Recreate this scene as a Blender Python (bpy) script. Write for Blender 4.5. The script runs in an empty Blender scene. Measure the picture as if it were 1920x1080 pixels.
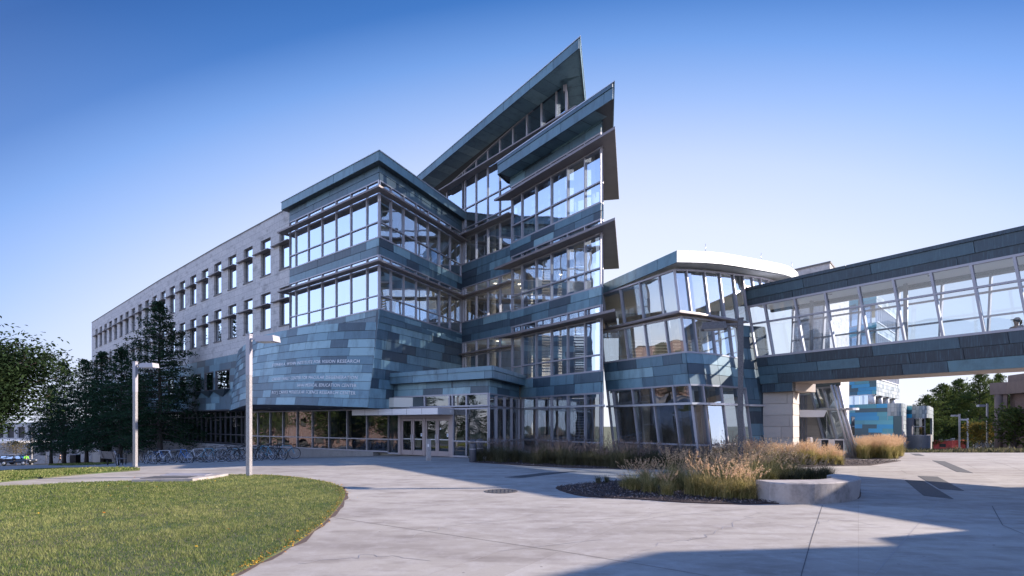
import bpy, bmesh, math, random
import numpy as np
from mathutils import Vector, Matrix, Euler, geometry

R_ = math.radians
sc = bpy.context.scene
COL = sc.collection

# ------------------------------------------------------------------ camera
CAMZ = 1.9; F0 = 1000.0; HY = 793.0; CX = 960.0      # photo measures: focal length and eye line in photo pixels
cd = bpy.data.cameras.new("camera"); cam = bpy.data.objects.new("camera", cd); COL.objects.link(cam)
cam.location = (0, 0, CAMZ); cam.rotation_euler = (R_(90), 0, 0)
cd.sensor_width = 36.0; cd.lens = F0/1920*36.0; cd.shift_y = (HY-540)/1920.0
cd.clip_end = 3000; cd.clip_start = 0.1
sc.camera = cam

# ------------------------------------------------------------------ sky and sun
SUN_EL, SUN_AZ = R_(24.0), R_(86.0)                  # azimuth measured clockwise from +Y
world = bpy.data.worlds.new("World"); sc.world = world; world.use_nodes = True
wn = world.node_tree.nodes; wl = world.node_tree.links
for n in list(wn): wn.remove(n)
out = wn.new('ShaderNodeOutputWorld'); bg = wn.new('ShaderNodeBackground'); sky = wn.new('ShaderNodeTexSky')
sky.sky_type = 'NISHITA'; sky.sun_disc = False; sky.sun_elevation = SUN_EL; sky.sun_rotation = SUN_AZ
sky.altitude = 300; sky.air_density = 1.15; sky.dust_density = 0.25; sky.ozone_density = 4.5
tint = wn.new('ShaderNodeMixRGB'); tint.blend_type = 'MULTIPLY'; tint.inputs[0].default_value = 1

tcw = wn.new('ShaderNodeTexCoord'); sep = wn.new('ShaderNodeSeparateXYZ'); wl.new(tcw.outputs['Generated'], sep.inputs[0])
rp = wn.new('ShaderNodeValToRGB'); wl.new(sep.outputs['Z'], rp.inputs[0]); el = rp.color_ramp.elements
el[0].position = 0; el[0].color = (.98, .80, .98, 1); el[1].position = .62; el[1].color = (.34, .45, .63, 1)
for p_, c_ in ((.10, (1.0, .84, 1.0)), (.26, (.95, .87, 1.0)), (.42, (.72, .74, .90))):
    e_2 = el.new(p_); e_2.color = (*c_, 1)
wl.new(rp.outputs[0], tint.inputs[2])

wl.new(sky.outputs[0], tint.inputs[1]); hz = wn.new('ShaderNodeMixRGB'); hz.inputs[2].default_value = (2.45, 2.62, 3.2, 1)
r2 = wn.new('ShaderNodeValToRGB'); wl.new(sep.outputs['Z'], r2.inputs[0]); e2 = r2.color_ramp.elements
e2[0].position = 0; e2[0].color = (.75, .75, .75, 1); e2[1].position = .66; e2[1].color = (0, 0, 0, 1)
e_3 = e2.new(.24); e_3.color = (.66, .66, .66, 1); e_3 = e2.new(.40); e_3.color = (.40, .40, .40, 1); e_3 = e2.new(.53); e_3.color = (.12, .12, .12, 1)
wl.new(r2.outputs[0], hz.inputs[0]); wl.new(tint.outputs[0], hz.inputs[1]); # deep blue overhead and at the left, pale towards the low middle of the view
nz = wn.new('ShaderNodeVectorMath'); nz.operation = 'NORMALIZE'; wl.new(tcw.outputs['Generated'], nz.inputs[0])
dt = wn.new('ShaderNodeVectorMath'); dt.operation = 'DOT_PRODUCT'; dt.inputs[1].default_value = (.12, .985, .10); wl.new(nz.outputs[0], dt.inputs[0])
ms = wn.new('ShaderNodeMath'); ms.operation = 'MULTIPLY_ADD'; ms.inputs[1].default_value = -.8; wl.new(sep.outputs['Z'], ms.inputs[0]); wl.new(dt.outputs['Value'], ms.inputs[2])
r3 = wn.new('ShaderNodeValToRGB'); wl.new(ms.outputs[0], r3.inputs[0]); e3 = r3.color_ramp.elements
SK = [(.215, (.012, .095, .35)), (.33, (.045, .175, .52)), (.41, (.165, .345, .76)), (.49, (.33, .495, .87)), (.58, (.55, .655, .91)), (.68, (.71, .77, .945)), (.84, (.83, .865, .97))]
e3[0].position = SK[0][0]; e3[0].color = (*SK[0][1], 1); e3[1].position = SK[-1][0]; e3[1].color = (*SK[-1][1], 1)
for p_, c_ in SK[1:-1]:
    q_ = e3.new(p_); q_.color = (*c_, 1)
sc3 = wn.new('ShaderNodeVectorMath'); sc3.operation = 'SCALE'; sc3.inputs['Scale'].default_value = 2.12; wl.new(r3.outputs[0], sc3.inputs[0])
ff = wn.new('ShaderNodeMapRange'); ff.inputs['From Min'].default_value = .30; ff.inputs['From Max'].default_value = .58; ff.inputs['To Max'].default_value = .88; ff.interpolation_type = 'SMOOTHSTEP'; wl.new(dt.outputs['Value'], ff.inputs['Value'])
fm = wn.new('ShaderNodeMixRGB'); wl.new(ff.outputs[0], fm.inputs[0]); wl.new(hz.outputs[0], fm.inputs[1]); wl.new(sc3.outputs[0], fm.inputs[2]); wl.new(fm.outputs[0], bg.inputs[0]); wl.new(bg.outputs[0], out.inputs[0])  # in-view ramp only; brighter sky behind the camera is added fill for the facades
bg.inputs[1].default_value = 0.15
sd = bpy.data.lights.new("sun", 'SUN'); sun = bpy.data.objects.new("sun", sd); COL.objects.link(sun)
sd.energy = 3.0; sd.angle = R_(0.5); sd.color = (1.0, 0.87, 0.76)
sdir = Vector((math.sin(SUN_AZ)*math.cos(SUN_EL), math.cos(SUN_AZ)*math.cos(SUN_EL), math.sin(SUN_EL)))
sun.rotation_euler = sdir.to_track_quat('Z', 'Y').to_euler(); sun.location = (60, 0, 60)
sc.view_settings.view_transform = 'Standard'; sc.view_settings.look = 'None'
sc.view_settings.exposure = 1.75; sc.view_settings.gamma = 1.0
try:
    sc.cycles.caustics_reflective = False; sc.cycles.caustics_refractive = False
    sc.cycles.max_bounces = 10; sc.cycles.transparent_max_bounces = 16; sc.cycles.sample_clamp_indirect = 6
    sc.cycles.use_denoising = True
except Exception: pass

# ------------------------------------------------------------------ measuring helpers
def sstep(a, b, x):
    t = min(1, max(0, (x-a)/(b-a))); return t*t*(3-2*t)
def softp(v, k=3.0):                                   # smooth max(0, v)
    return 0.5*(v+math.sqrt(v*v+k*k)) - 0.5*k*0.3
def Z(x, y):
    u = -.74*x+.67*y; k = sstep(4, 12, x)
    a = min(150, max(0, softp(u-26.5))) if u > 18 else 0
    return -(1-k)*.055*a - k*min(.055*max(0, y-34.0), 4.2)
def G(px, py, dz=0.0):
    """point of the ground seen at a photo pixel"""
    k = (py-HY)/F0; a = (px-CX)/F0
    D = 3.0
    while D < 320:
        if CAMZ - k*D <= Z(a*D, D)+dz: break
        D += 0.1
    return Vector((a*D, D, Z(a*D, D)))
def Pp(px, D, z=0.0): return Vector(((px-CX)/F0*D, D, z))

# ------------------------------------------------------------------ materials
MATS = {}
def mat(name, base, rough=.6, metal=0., noise=None, bump=None, spec=None, tone=None, streak=None):
    """base colour, optional noise=(scale, other colour, detail, strength), tone ramp driven by the face attribute"""
    m = bpy.data.materials.new(name); m.use_nodes = True; MATS[name] = m
    nt = m.node_tree; N = nt.nodes; L = nt.links; b = N['Principled BSDF']
    b.inputs['Roughness'].default_value = rough; b.inputs['Metallic'].default_value = metal
    if spec is not None: b.inputs['Specular IOR Level'].default_value = spec
    b.inputs['Base Color'].default_value = (*base, 1)
    cur = None
    if tone:
        at = N.new('ShaderNodeAttribute'); at.attribute_name = 'tone'
        cr = N.new('ShaderNodeValToRGB'); el = cr.color_ramp.elements
        el[0].position = tone[0][0]; el[0].color = (*tone[0][1], 1)
        el[1].position = tone[-1][0]; el[1].color = (*tone[-1][1], 1)
        for p, c in tone[1:-1]:
            e = el.new(p); e.color = (*c, 1)
        L.new(at.outputs['Fac'], cr.inputs[0]); cur = cr.outputs[0]
    tc = N.new('ShaderNodeTexCoord')
    if noise:
        for (scl, col, det, st, lo, hi, stretch) in (noise if isinstance(noise, list) else [noise]):
            mp = N.new('ShaderNodeMapping'); mp.inputs['Scale'].default_value = stretch or (1, 1, 1)
            no = N.new('ShaderNodeTexNoise'); no.inputs['Scale'].default_value = scl; no.inputs['Detail'].default_value = det
            no.inputs['Roughness'].default_value = .65
            L.new(tc.outputs['Object'], mp.inputs[0]); L.new(mp.outputs[0], no.inputs['Vector'])
            mr = N.new('ShaderNodeMapRange'); mr.inputs['From Min'].default_value = lo; mr.inputs['From Max'].default_value = hi
            mr.inputs['To Max'].default_value = st; L.new(no.outputs['Fac'], mr.inputs['Value'])
            mx = N.new('ShaderNodeMixRGB'); L.new(mr.outputs[0], mx.inputs[0])
            if cur: L.new(cur, mx.inputs[1])
            else: mx.inputs[1].default_value = (*base, 1)
            mx.inputs[2].default_value = (*col, 1); cur = mx.outputs[0]
    if cur: L.new(cur, b.inputs['Base Color'])
    if bump:
        no = N.new('ShaderNodeTexNoise'); no.inputs['Scale'].default_value = bump[0]; no.inputs['Detail'].default_value = 6
        L.new(tc.outputs['Object'], no.inputs['Vector'])
        bp = N.new('ShaderNodeBump'); bp.inputs['Strength'].default_value = bump[1]; bp.inputs['Distance'].default_value = bump[2]
        L.new(no.outputs['Fac'], bp.inputs['Height']); L.new(bp.outputs[0], b.inputs['Normal'])
    return m
def brickmat(name, c1, c2, cm, w, h, mortar, rough=.8, off=.5, noise=None):
    m = mat(name, c1, rough, noise=None); nt = m.node_tree; N = nt.nodes; L = nt.links; b = N['Principled BSDF']
    tc = N.new('ShaderNodeTexCoord'); br = N.new('ShaderNodeTexBrick'); L.new(tc.outputs['UV'], br.inputs['Vector'])
    br.inputs['Color1'].default_value = (*c1, 1); br.inputs['Color2'].default_value = (*c2, 1); br.inputs['Mortar'].default_value = (*cm, 1)
    br.inputs['Scale'].default_value = 1; br.inputs['Brick Width'].default_value = w; br.inputs['Row Height'].default_value = h
    br.inputs['Mortar Size'].default_value = mortar; br.inputs['Mortar Smooth'].default_value = .3; br.offset = off
    cur = br.outputs['Color']
    for (scl, col, st, lo, hi, stretch) in (noise or []):
        mp = N.new('ShaderNodeMapping'); mp.inputs['Scale'].default_value = stretch
        no = N.new('ShaderNodeTexNoise'); no.inputs['Scale'].default_value = scl; no.inputs['Detail'].default_value = 6
        L.new(tc.outputs['Object'], mp.inputs[0]); L.new(mp.outputs[0], no.inputs['Vector'])
        mr = N.new('ShaderNodeMapRange'); mr.inputs['From Min'].default_value = lo; mr.inputs['From Max'].default_value = hi
        mr.inputs['To Max'].default_value = st; L.new(no.outputs['Fac'], mr.inputs['Value'])
        mx = N.new('ShaderNodeMixRGB'); L.new(mr.outputs[0], mx.inputs[0]); L.new(cur, mx.inputs[1])
        mx.inputs[2].default_value = (*col, 1); cur = mx.outputs[0]
    L.new(cur, b.inputs['Base Color'])
    return m
def glassmat(name, tint, base, power, refl=(.82, .91, 1), rough=0.0):
    m = bpy.data.materials.new(name); m.use_nodes = True; MATS[name] = m
    nt = m.node_tree; N = nt.nodes; L = nt.links
    for n in list(N): N.remove(n)
    o = N.new('ShaderNodeOutputMaterial'); t = N.new('ShaderNodeBsdfTransparent'); g = N.new('ShaderNodeBsdfGlossy')
    t.inputs[0].default_value = (*tint, 1); g.inputs['Color'].default_value = (*refl, 1); g.inputs['Roughness'].default_value = rough
    lw = N.new('ShaderNodeLayerWeight'); lw.inputs['Blend'].default_value = .5
    pw = N.new('ShaderNodeMath'); pw.operation = 'POWER'; pw.inputs[1].default_value = power
    L.new(lw.outputs['Facing'], pw.inputs[0])
    mr = N.new('ShaderNodeMapRange'); mr.inputs['To Min'].default_value = base; mr.inputs['To Max'].default_value = 1
    L.new(pw.outputs[0], mr.inputs['Value'])
    tc = N.new('ShaderNodeTexCoord'); no = N.new('ShaderNodeTexNoise'); no.inputs['Scale'].default_value = .9; no.inputs['Detail'].default_value = 1; L.new(tc.outputs['Object'], no.inputs['Vector'])
    bp = N.new('ShaderNodeBump'); bp.inputs['Strength'].default_value = 1; bp.inputs['Distance'].default_value = .007; L.new(no.outputs['Fac'], bp.inputs['Height']); L.new(bp.outputs[0], g.inputs['Normal'])
    mx = N.new('ShaderNodeMixShader'); L.new(mr.outputs[0], mx.inputs[0]); L.new(t.outputs[0], mx.inputs[1]); L.new(g.outputs[0], mx.inputs[2])
    L.new(mx.outputs[0], o.inputs['Surface'])
    return m
def leafmat(name, c1, c2, trans=.35, scale=.6):
    m = bpy.data.materials.new(name); m.use_nodes = True; MATS[name] = m
    nt = m.node_tree; N = nt.nodes; L = nt.links
    for n in list(N): N.remove(n)
    o = N.new('ShaderNodeOutputMaterial'); d = N.new('ShaderNodeBsdfDiffuse'); t = N.new('ShaderNodeBsdfTranslucent')
    at = N.new('ShaderNodeAttribute'); at.attribute_name = 'tone'
    cr = N.new('ShaderNodeMixRGB'); cr.inputs[1].default_value = (*c1, 1); cr.inputs[2].default_value = (*c2, 1)
    L.new(at.outputs['Fac'], cr.inputs[0])
    L.new(cr.outputs[0], d.inputs[0]); L.new(cr.outputs[0], t.inputs[0])
    mx = N.new('ShaderNodeMixShader'); mx.inputs[0].default_value = trans
    L.new(d.outputs[0], mx.inputs[1]); L.new(t.outputs[0], mx.inputs[2]); L.new(mx.outputs[0], o.inputs['Surface'])
    return m
def emitmat(name, col, s):
    m = mat(name, col, .5); b = m.node_tree.nodes['Principled BSDF']
    b.inputs['Emission Color'].default_value = (*col, 1); b.inputs['Emission Strength'].default_value = s
    return m

COPT = [(0, (.040, .060, .082)), (.3, (.072, .122, .162)), (.55, (.108, .196, .250)), (.8, (.165, .290, .355)), (1, (.27, .42, .47))]
mat('copper', (.08, .16, .2), .48, .0, tone=COPT, spec=.6,
    noise=[(2.2, (.03, .05, .065), 8, .55, .48, .75, (1, 1, .35)), (7.0, (.20, .34, .38), 6, .35, .55, .8, (1.6, 1.6, .12))])
mat('copper_dark', (.05, .07, .085), .5)
mat('copper_weathered', (.05, .09, .12), .5, tone=[(0, (.012, .018, .028)), (.4, (.028, .05, .07)), (.75, (.05, .10, .13)), (1, (.10, .19, .22))], spec=.6,
    noise=[(9.0, (.12, .23, .27), 6, .5, .5, .8, (2.5, 2.5, .10)), (1.6, (.012, .018, .025), 6, .5, .5, .8, (1, 1, 1))])
brickmat('limestone', (.60, .57, .56), (.52, .50, .50), (.16, .15, .15), 1.55, .47, .008, .8,
         noise=[(.9, (.16, .15, .15), .75, .56, .78, (1, 1, 2.2)), (6, (.26, .245, .24), .5, .45, .8, (1, 1, 1))])
mat('stone_panel', (.5, .45, .4), .8, tone=[(0, (.40, .355, .32)), (1, (.52, .475, .43))], noise=[(3, (.33, .3, .27), 6, .5, .5, .8, (1, 1, 3))])
brickmat('brick', (.17, .10, .085), (.11, .065, .06), (.2, .18, .17), .24, .08, .012, .9)
brickmat('red_brick', (.19, .085, .065), (.14, .065, .05), (.36, .3, .27), .24, .08, .012, .9)
mat('metal', (.38, .365, .40), .42, .2)
mat('metal_dark', (.09, .088, .10), .45, .3)
mat('shade_metal', (.27, .235, .24), .5, .1, noise=(1.2, (.20, .17, .17), 3, .6, .3, .7, None))
mat('alu', (.62, .62, .66), .35, .5)
mat('steel_post_shaded', (.12, .115, .125), .45, .3, noise=(60, (.03, .03, .035), 2, .9, .5, .6, None))  # darker copy of the post steel, its shade put into the colour
mat('steel_post', (.40, .385, .39), .45, .3, noise=(60, (.12, .11, .12), 2, .9, .5, .6, None))
glassmat('glass', (.64, .71, .76), .47, 1.7)
glassmat('glass_low', (.56, .63, .68), .27, 2.2)
glassmat('glass_dark', (.40, .43, .45), .13, 2.4)
glassmat('glass_clear', (.80, .86, .90), .10, 2.6)
glassmat('glass_mirror', (.25, .28, .32), .62, 1.5)
mat('ceiling', (.74, .70, .62), .9)
mat('interior', (.46, .43, .38), .9, noise=(1.1, (.24, .22, .20), 3, .8, .45, .6, (1, 1, .4)))
mat('interior_dark', (.08, .075, .075), .9)
mat('white_paint', (.75, .75, .77), .6)
mat('concrete_wall', (.30, .285, .28), .85, noise=[(1.3, (.20, .19, .19), 8, .8, .4, .75, (1, 1, .5)), (9, (.14, .13, .125), 6, .6, .56, .72, (1, 1, .7))], bump=(30, .3, .01))
mat('seat_concrete', (.40, .36, .34), .85, noise=[(2.1, (.13, .115, .11), 8, .9, .47, .70, (1, 1, .8)), (14, (.34, .31, .30), 5, .7, .4, .7, None)], bump=(40, .35, .01))
mat('concrete', (.43, .395, .35), .88,
    noise=[(.16, (.35, .32, .30), 6, .9, .35, .68, (1, 1, 1)), (.55, (.23, .20, .18), 9, .85, .44, .76, (.4, 1.5, 1)), (1.5, (.22, .19, .17), 12, .8, .48, .68, (.5, 1.4, 1)),
           (2.6, (.56, .53, .52), 8, .5, .48, .8, None), (26, (.30, .27, .25), 4, .5, .5, .85, None), (95, (.27, .25, .245), 2, .5, .58, .8, None)], bump=(60, .25, .01))
def slabs(m, rot, size, dark):
    nt = m.node_tree; N = nt.nodes; L = nt.links; b = N['Principled BSDF']; src = b.inputs['Base Color'].links[0].from_socket
    tc = N.new('ShaderNodeTexCoord'); mp = N.new('ShaderNodeMapping'); mp.inputs['Rotation'].default_value = (0, 0, rot)
    br = N.new('ShaderNodeTexBrick'); br.offset = 0; br.inputs['Scale'].default_value = 1; br.inputs['Brick Width'].default_value = size; br.inputs['Row Height'].default_value = size
    br.inputs['Color1'].default_value = (1, 1, 1, 1); br.inputs['Color2'].default_value = (dark, dark*.985, dark*.97, 1); br.inputs['Mortar'].default_value = (.80, .79, .78, 1); br.inputs['Mortar Size'].default_value = .006
    L.new(tc.outputs['Object'], mp.inputs[0]); L.new(mp.outputs[0], br.inputs['Vector'])
    mx = N.new('ShaderNodeMixRGB'); mx.blend_type = 'MULTIPLY'; mx.inputs[0].default_value = 1; L.new(src, mx.inputs[1]); L.new(br.outputs['Color'], mx.inputs[2])
    vo = N.new('ShaderNodeTexVoronoi'); vo.inputs['Scale'].default_value = 2.2; L.new(tc.outputs['Object'], vo.inputs['Vector'])
    lt = N.new('ShaderNodeMath'); lt.operation = 'LESS_THAN'; lt.inputs[1].default_value = .045; L.new(vo.outputs['Distance'], lt.inputs[0])
    m2 = N.new('ShaderNodeMixRGB'); L.new(lt.outputs[0], m2.inputs[0]); L.new(mx.outputs[0], m2.inputs[1]); m2.inputs[2].default_value = (.20, .18, .17, 1)
    L.new(m2.outputs[0], b.inputs['Base Color'])
slabs(MATS['concrete'], R_(33), 3.7, .86)
mat('brown_concrete', (.20, .155, .14), .85, noise=[(1.3, (.12, .095, .09), 8, .8, .4, .75, (1, 1, .5))])
mat('joint', (.10, .09, .09), .95)
mat('joint_faint', (.33, .305, .30), .95)
mat('asphalt', (.16, .16, .17), .9, noise=(20, (.11, .11, .12), 4, .7, .4, .7, None))
mat('grate', (.085, .085, .09), .8, noise=(30, (.05, .05, .05), 2, .8, .4, .6, None))
mat('soil', (.10, .085, .05), .95, noise=[(.5, (.055, .085, .03), 6, 1, .4, .6, None), (14, (.16, .15, .07), 4, .6, .5, .8, None)])
mat('mulch', (.10, .07, .06), .95, tone=[(0, (.05, .032, .03)), (.6, (.15, .11, .10)), (1, (.34, .28, .26))])
mat('bark', (.07, .055, .05), .95, noise=(6, (.03, .025, .02), 6, .8, .4, .7, (2, 2, .5)))
mat('tyre', (.015, .015, .016), .7)
mat('black', (.02, .02, .022), .5)
mat('red_paint', (.50, .06, .05), .6, noise=(3, (.18, .04, .035), 5, .7, .5, .8, None))
mat('car_paint', (.012, .013, .018), .15, .0, spec=.9)
mat('wood_slat', (.24, .20, .18), .7)
mat('skin', (.5, .32, .24), .6)
mat('hi_vis', (.35, .95, .05), .6)
mat('cloth_dark', (.02, .02, .028), .85)
mat('cloth_blue', (.03, .045, .09), .85)
mat('cloth_pale', (.5, .42, .42), .85)
mat('hair', (.03, .02, .015), .7)
mat('bike_blue', (.03, .22, .62), .3, spec=.7); mat('bike_white', (.7, .7, .74), .3); mat('bike_black', (.02, .02, .025), .3)
mat('bike_silver', (.35, .38, .42), .3, .5); mat('bike_teal', (.10, .30, .42), .35)
mat('sticker', (.75, .76, .78), .6); mat('sticker_blue', (.04, .1, .35), .6)
mat('door_metal', (.38, .31, .30), .45, .2)
mat('lamp_glass', (.75, .72, .65), .4)
emitmat('downlight', (1.0, .84, .62), 3.0)
mat('letter', (.62, .63, .66), .35, .4)
mat('teal_tile', (.1, .3, .4), .35, tone=[(0, (.05, .11, .13)), (.33, (.05, .13, .16)), (.34, (.02, .33, .60)), (.66, (.05, .42, .68)), (.67, (.09, .36, .40)), (1, (.14, .50, .56))], spec=.7)
mat('teal_tile_lit', (.5, .5, .5), .35, tone=[(0, (.16, .21, .23)), (.5, (.34, .38, .39)), (1, (.50, .54, .55))], spec=.7)  # whitened tile copy, sunlight put into the colour of the right faces
leafmat('oak_leaf', (.018, .042, .024), (.055, .098, .052), .28)
leafmat('maple_leaf', (.012, .026, .014), (.040, .062, .026), .2)
leafmat('pine_leaf', (.03, .06, .022), (.15, .18, .055), .3)
leafmat('autumn_leaf', (.07, .075, .02), (.30, .20, .05), .3)
leafmat('blade', (.052, .108, .018), (.40, .385, .165), .3)
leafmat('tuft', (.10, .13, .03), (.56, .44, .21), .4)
leafmat('tuft_shade', (.06, .075, .035), (.20, .17, .11), .35)  # darker tuft colours: painted shade along the glass, plain dark plants elsewhere
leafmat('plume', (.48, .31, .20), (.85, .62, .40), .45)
leafmat('plume_shade', (.20, .15, .13), (.36, .28, .25), .4)  # greyed plume copy with the bed's shade put into its colour
leafmat('fallen', (.45, .16, .03), (.62, .40, .06), .2)

# ------------------------------------------------------------------ mesh building
class MB:
    def __init__(s): s.v = []; s.f = []; s.t = []; s.uv = []; s.sm = []
    def add(s, vs, fs, tone=0., uv=None, smooth=False):
        b = len(s.v); s.v += [tuple(v) for v in vs]
        for f in fs:
            s.f.append(tuple(i+b for i in f)); s.t.append(tone); s.sm.append(smooth)
            s.uv.append([uv[i] for i in f] if uv else None)
    def quad(s, a, b, c, d, tone=0., uv=None): s.add([a, b, c, d], [(0, 1, 2, 3)], tone, uv)
    def box8(s, p, tone=0.):            # p: bottom 4 (ccw) then top 4
        s.add(p, [(3, 2, 1, 0), (4, 5, 6, 7), (0, 1, 5, 4), (1, 2, 6, 5), (2, 3, 7, 6), (3, 0, 4, 7)], tone)
    def box(s, c, sz, rz=0., tone=0., tilt=None):
        ca, sa = math.cos(rz), math.sin(rz); x, y, z = [k/2 for k in sz]; o = []
        for dz in (-z, z):
            for dx, dy in ((-x, -y), (x, -y), (x, y), (-x, y)):
                o.append((c[0]+dx*ca-dy*sa, c[1]+dx*sa+dy*ca, c[2]+dz))
        s.box8(o, tone)
    def prism(s, poly, z0, z1, tone=0.):
        n = len(poly)
        g0 = z0 if callable(z0) else (lambda x, y: z0); g1 = z1 if callable(z1) else (lambda x, y: z1)
        A = sum(poly[i][0]*poly[(i+1) % n][1]-poly[(i+1) % n][0]*poly[i][1] for i in range(n))
        if A < 0: poly = poly[::-1]
        vs = [(p[0], p[1], g0(p[0], p[1])) for p in poly]+[(p[0], p[1], g1(p[0], p[1])) for p in poly]
        fs = [tuple(range(n-1, -1, -1)), tuple(range(n, 2*n))]+[(i, (i+1) % n, (i+1) % n+n, i+n) for i in range(n)]
        s.add(vs, fs, tone)
    def path(s, pts, rad, n=8, tone=0., cap=True, smooth=True):
        pts = [Vector(p) for p in pts]; m = len(pts)
        if not hasattr(rad, '__len__'): rad = [rad]*m
        vs = []; up = None
        for i, p in enumerate(pts):
            d = (pts[min(i+1, m-1)]-pts[max(i-1, 0)]).normalized()
            if up is None:
                up = Vector((0, 0, 1)) if abs(d.z) < .9 else Vector((1, 0, 0))
            a = d.cross(up).normalized(); b = a.cross(d).normalized(); up = b
            for k in range(n):
                an = 2*math.pi*k/n; vs.append(p+(a*math.cos(an)+b*math.sin(an))*rad[i])
        fs = []
        for i in range(m-1):
            for k in range(n):
                fs.append((i*n+k, i*n+(k+1) % n, (i+1)*n+(k+1) % n, (i+1)*n+k))
        if cap: fs += [tuple(range(n-1, -1, -1)), tuple(range((m-1)*n, m*n))]
        s.add(vs, fs, tone, smooth=smooth)
    def lathe(s, prof, n=16, c=(0, 0, 0), axis='z', tone=0., smooth=True):
        vs = []
        for r, z in prof:
            for k in range(n):
                a = 2*math.pi*k/n
                p = (r*math.cos(a), r*math.sin(a), z)
                if axis == 'y': p = (p[0], p[2], p[1])
                if axis == 'x': p = (p[2], p[0], p[1])
                vs.append((p[0]+c[0], p[1]+c[1], p[2]+c[2]))
        fs = []
        for i in range(len(prof)-1):
            for k in range(n): fs.append((i*n+k, i*n+(k+1) % n, (i+1)*n+(k+1) % n, (i+1)*n+k))
        s.add(vs, fs, tone, smooth=smooth)
    def build(s, name, m, parent=None, bevel=0.):
        me = bpy.data.meshes.new(name)
        o0 = origin(parent)
        vs = [(v[0]-o0[0], v[1]-o0[1], v[2]-o0[2]) for v in s.v] if parent else s.v
        me.from_pydata(vs, [], s.f); me.update()
        if any(s.t): me.attributes.new('tone', 'FLOAT', 'FACE').data.foreach_set('value', s.t)
        if any(u is not None for u in s.uv):
            ul = me.uv_layers.new(name='UVMap'); fl = []
            for f, u in zip(s.f, s.uv):
                for i in range(len(f)): fl += list(u[i]) if u else [0, 0]
            ul.data.foreach_set('uv', fl)
        me.polygons.foreach_set('use_smooth', s.sm)
        me.materials.append(MATS[m])
        o = bpy.data.objects.new(name, me); COL.objects.link(o)
        if parent: o.parent = parent
        return o
def origin(p):
    x = Vector((0, 0, 0))
    while p: x += p.location; p = p.parent
    return x
def tag(o, label=None, cat=None, group=None, kind=None):
    if label: o['label'] = label
    if cat: o['category'] = cat
    if group: o['group'] = group
    if kind: o['kind'] = kind
    return o
def thing(name, loc, label, cat, group=None, rz=0.):
    o = bpy.data.objects.new(name, None); COL.objects.link(o); o.location = loc; o.rotation_euler = (0, 0, rz)
    o.empty_display_size = .3
    return tag(o, label, cat, group)
def copy_tree(o, parent=None):
    c = o.copy(); COL.objects.link(c); c.parent = parent
    for ch in list(o.children): copy_tree(ch, c)
    return c
def struct(mb, name, m): return tag(mb.build(name, m), kind='structure')
def np_mesh(name, V, Fc, nper, tone, m, parent=None):
    """fast mesh from numpy arrays; Fc: (n, nper) indices; tone: per face"""
    me = bpy.data.meshes.new(name)
    if parent is not None: V = V-np.array(origin(parent))
    me.vertices.add(len(V)); me.vertices.foreach_set('co', V.astype(np.float32).ravel())
    n = len(Fc); me.loops.add(n*nper); me.loops.foreach_set('vertex_index', Fc.astype(np.int32).ravel())
    me.polygons.add(n); me.polygons.foreach_set('loop_start', np.arange(0, n*nper, nper, dtype=np.int32))
    try: me.polygons.foreach_set('loop_total', np.full(n, nper, dtype=np.int32))
    except Exception: pass
    me.update(calc_edges=True)
    if tone is not None: me.attributes.new('tone', 'FLOAT', 'FACE').data.foreach_set('value', tone.astype(np.float32))
    me.materials.append(MATS[m]); me.validate()
    o = bpy.data.objects.new(name, me); COL.objects.link(o)
    if parent: o.parent = parent
    return o

class Curve:
    """a wall line seen from outside, left to right; pt(t, z, o): t metres along, o metres outward; leans by S per metre of height"""
    def __init__(s, pts, S=(0, 0), zr=0.):
        s.p = [Vector(p[:2]) for p in pts]; s.S = Vector(S); s.zr = zr
        s.c = [0.]
        for a, b in zip(s.p, s.p[1:]): s.c.append(s.c[-1]+(b-a).length)
        s.L = s.c[-1]
        s.e = [(b-a).normalized() for a, b in zip(s.p, s.p[1:])]
        s.n = [Vector((e.y, -e.x)) for e in s.e]
    def seg(s, t):
        for i in range(len(s.e)):
            if t <= s.c[i+1]+1e-6: return i
        return len(s.e)-1
    def pt(s, t, z, o=0.):
        i = s.seg(t); b = s.p[i]+s.e[i]*(t-s.c[i]); n = s.n[i]
        if i+1 < len(s.e) and abs(t-s.c[i+1]) < 1e-5:
            m = s.n[i]+s.n[i+1]; n = m/(m.length_squared/2) if m.length > .3 else n
        q = b+n*o+s.S*(z-s.zr)
        return Vector((q.x, q.y, z))
    def breaks(s, t0, t1): return [t0]+[c for c in s.c[1:-1] if t0+1e-4 < c < t1-1e-4]+[t1]
    def tpx(s, px, z=None, k=None):
        a = (px-CX)/F0; z = s.zr if z is None else z; sh = s.S*(z-s.zr); best = None
        for i in range(len(s.e)):
            if k is not None and i != k: continue
            q = s.p[i]+sh; e = s.e[i]; den = e.x-a*e.y
            if abs(den) < 1e-9: continue
            t = (a*q.y-q.x)/den; L = s.c[i+1]-s.c[i]
            d = max(0, -t, t-L)
            if best is None or d < best[0]: best = (d, s.c[i]+t)
        return best[1]
    def back(s, o): return [tuple(s.pt(c, s.zr, o)[:2]) for c in s.c]
def zz(z, t): return z(t) if callable(z) else z
def bar(mb, C, t0, t1, z0, z1, o0, o1, tone=0.):
    bs = C.breaks(t0, t1)
    for a, b in zip(bs, bs[1:]):
        A = [C.pt(a, zz(z0, a), o1), C.pt(b, zz(z0, b), o1), C.pt(b, zz(z0, b), o0), C.pt(a, zz(z0, a), o0)]
        B = [C.pt(a, zz(z1, a), o1), C.pt(b, zz(z1, b), o1), C.pt(b, zz(z1, b), o0), C.pt(a, zz(z1, a), o0)]
        mb.box8(A+B, tone)
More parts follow.
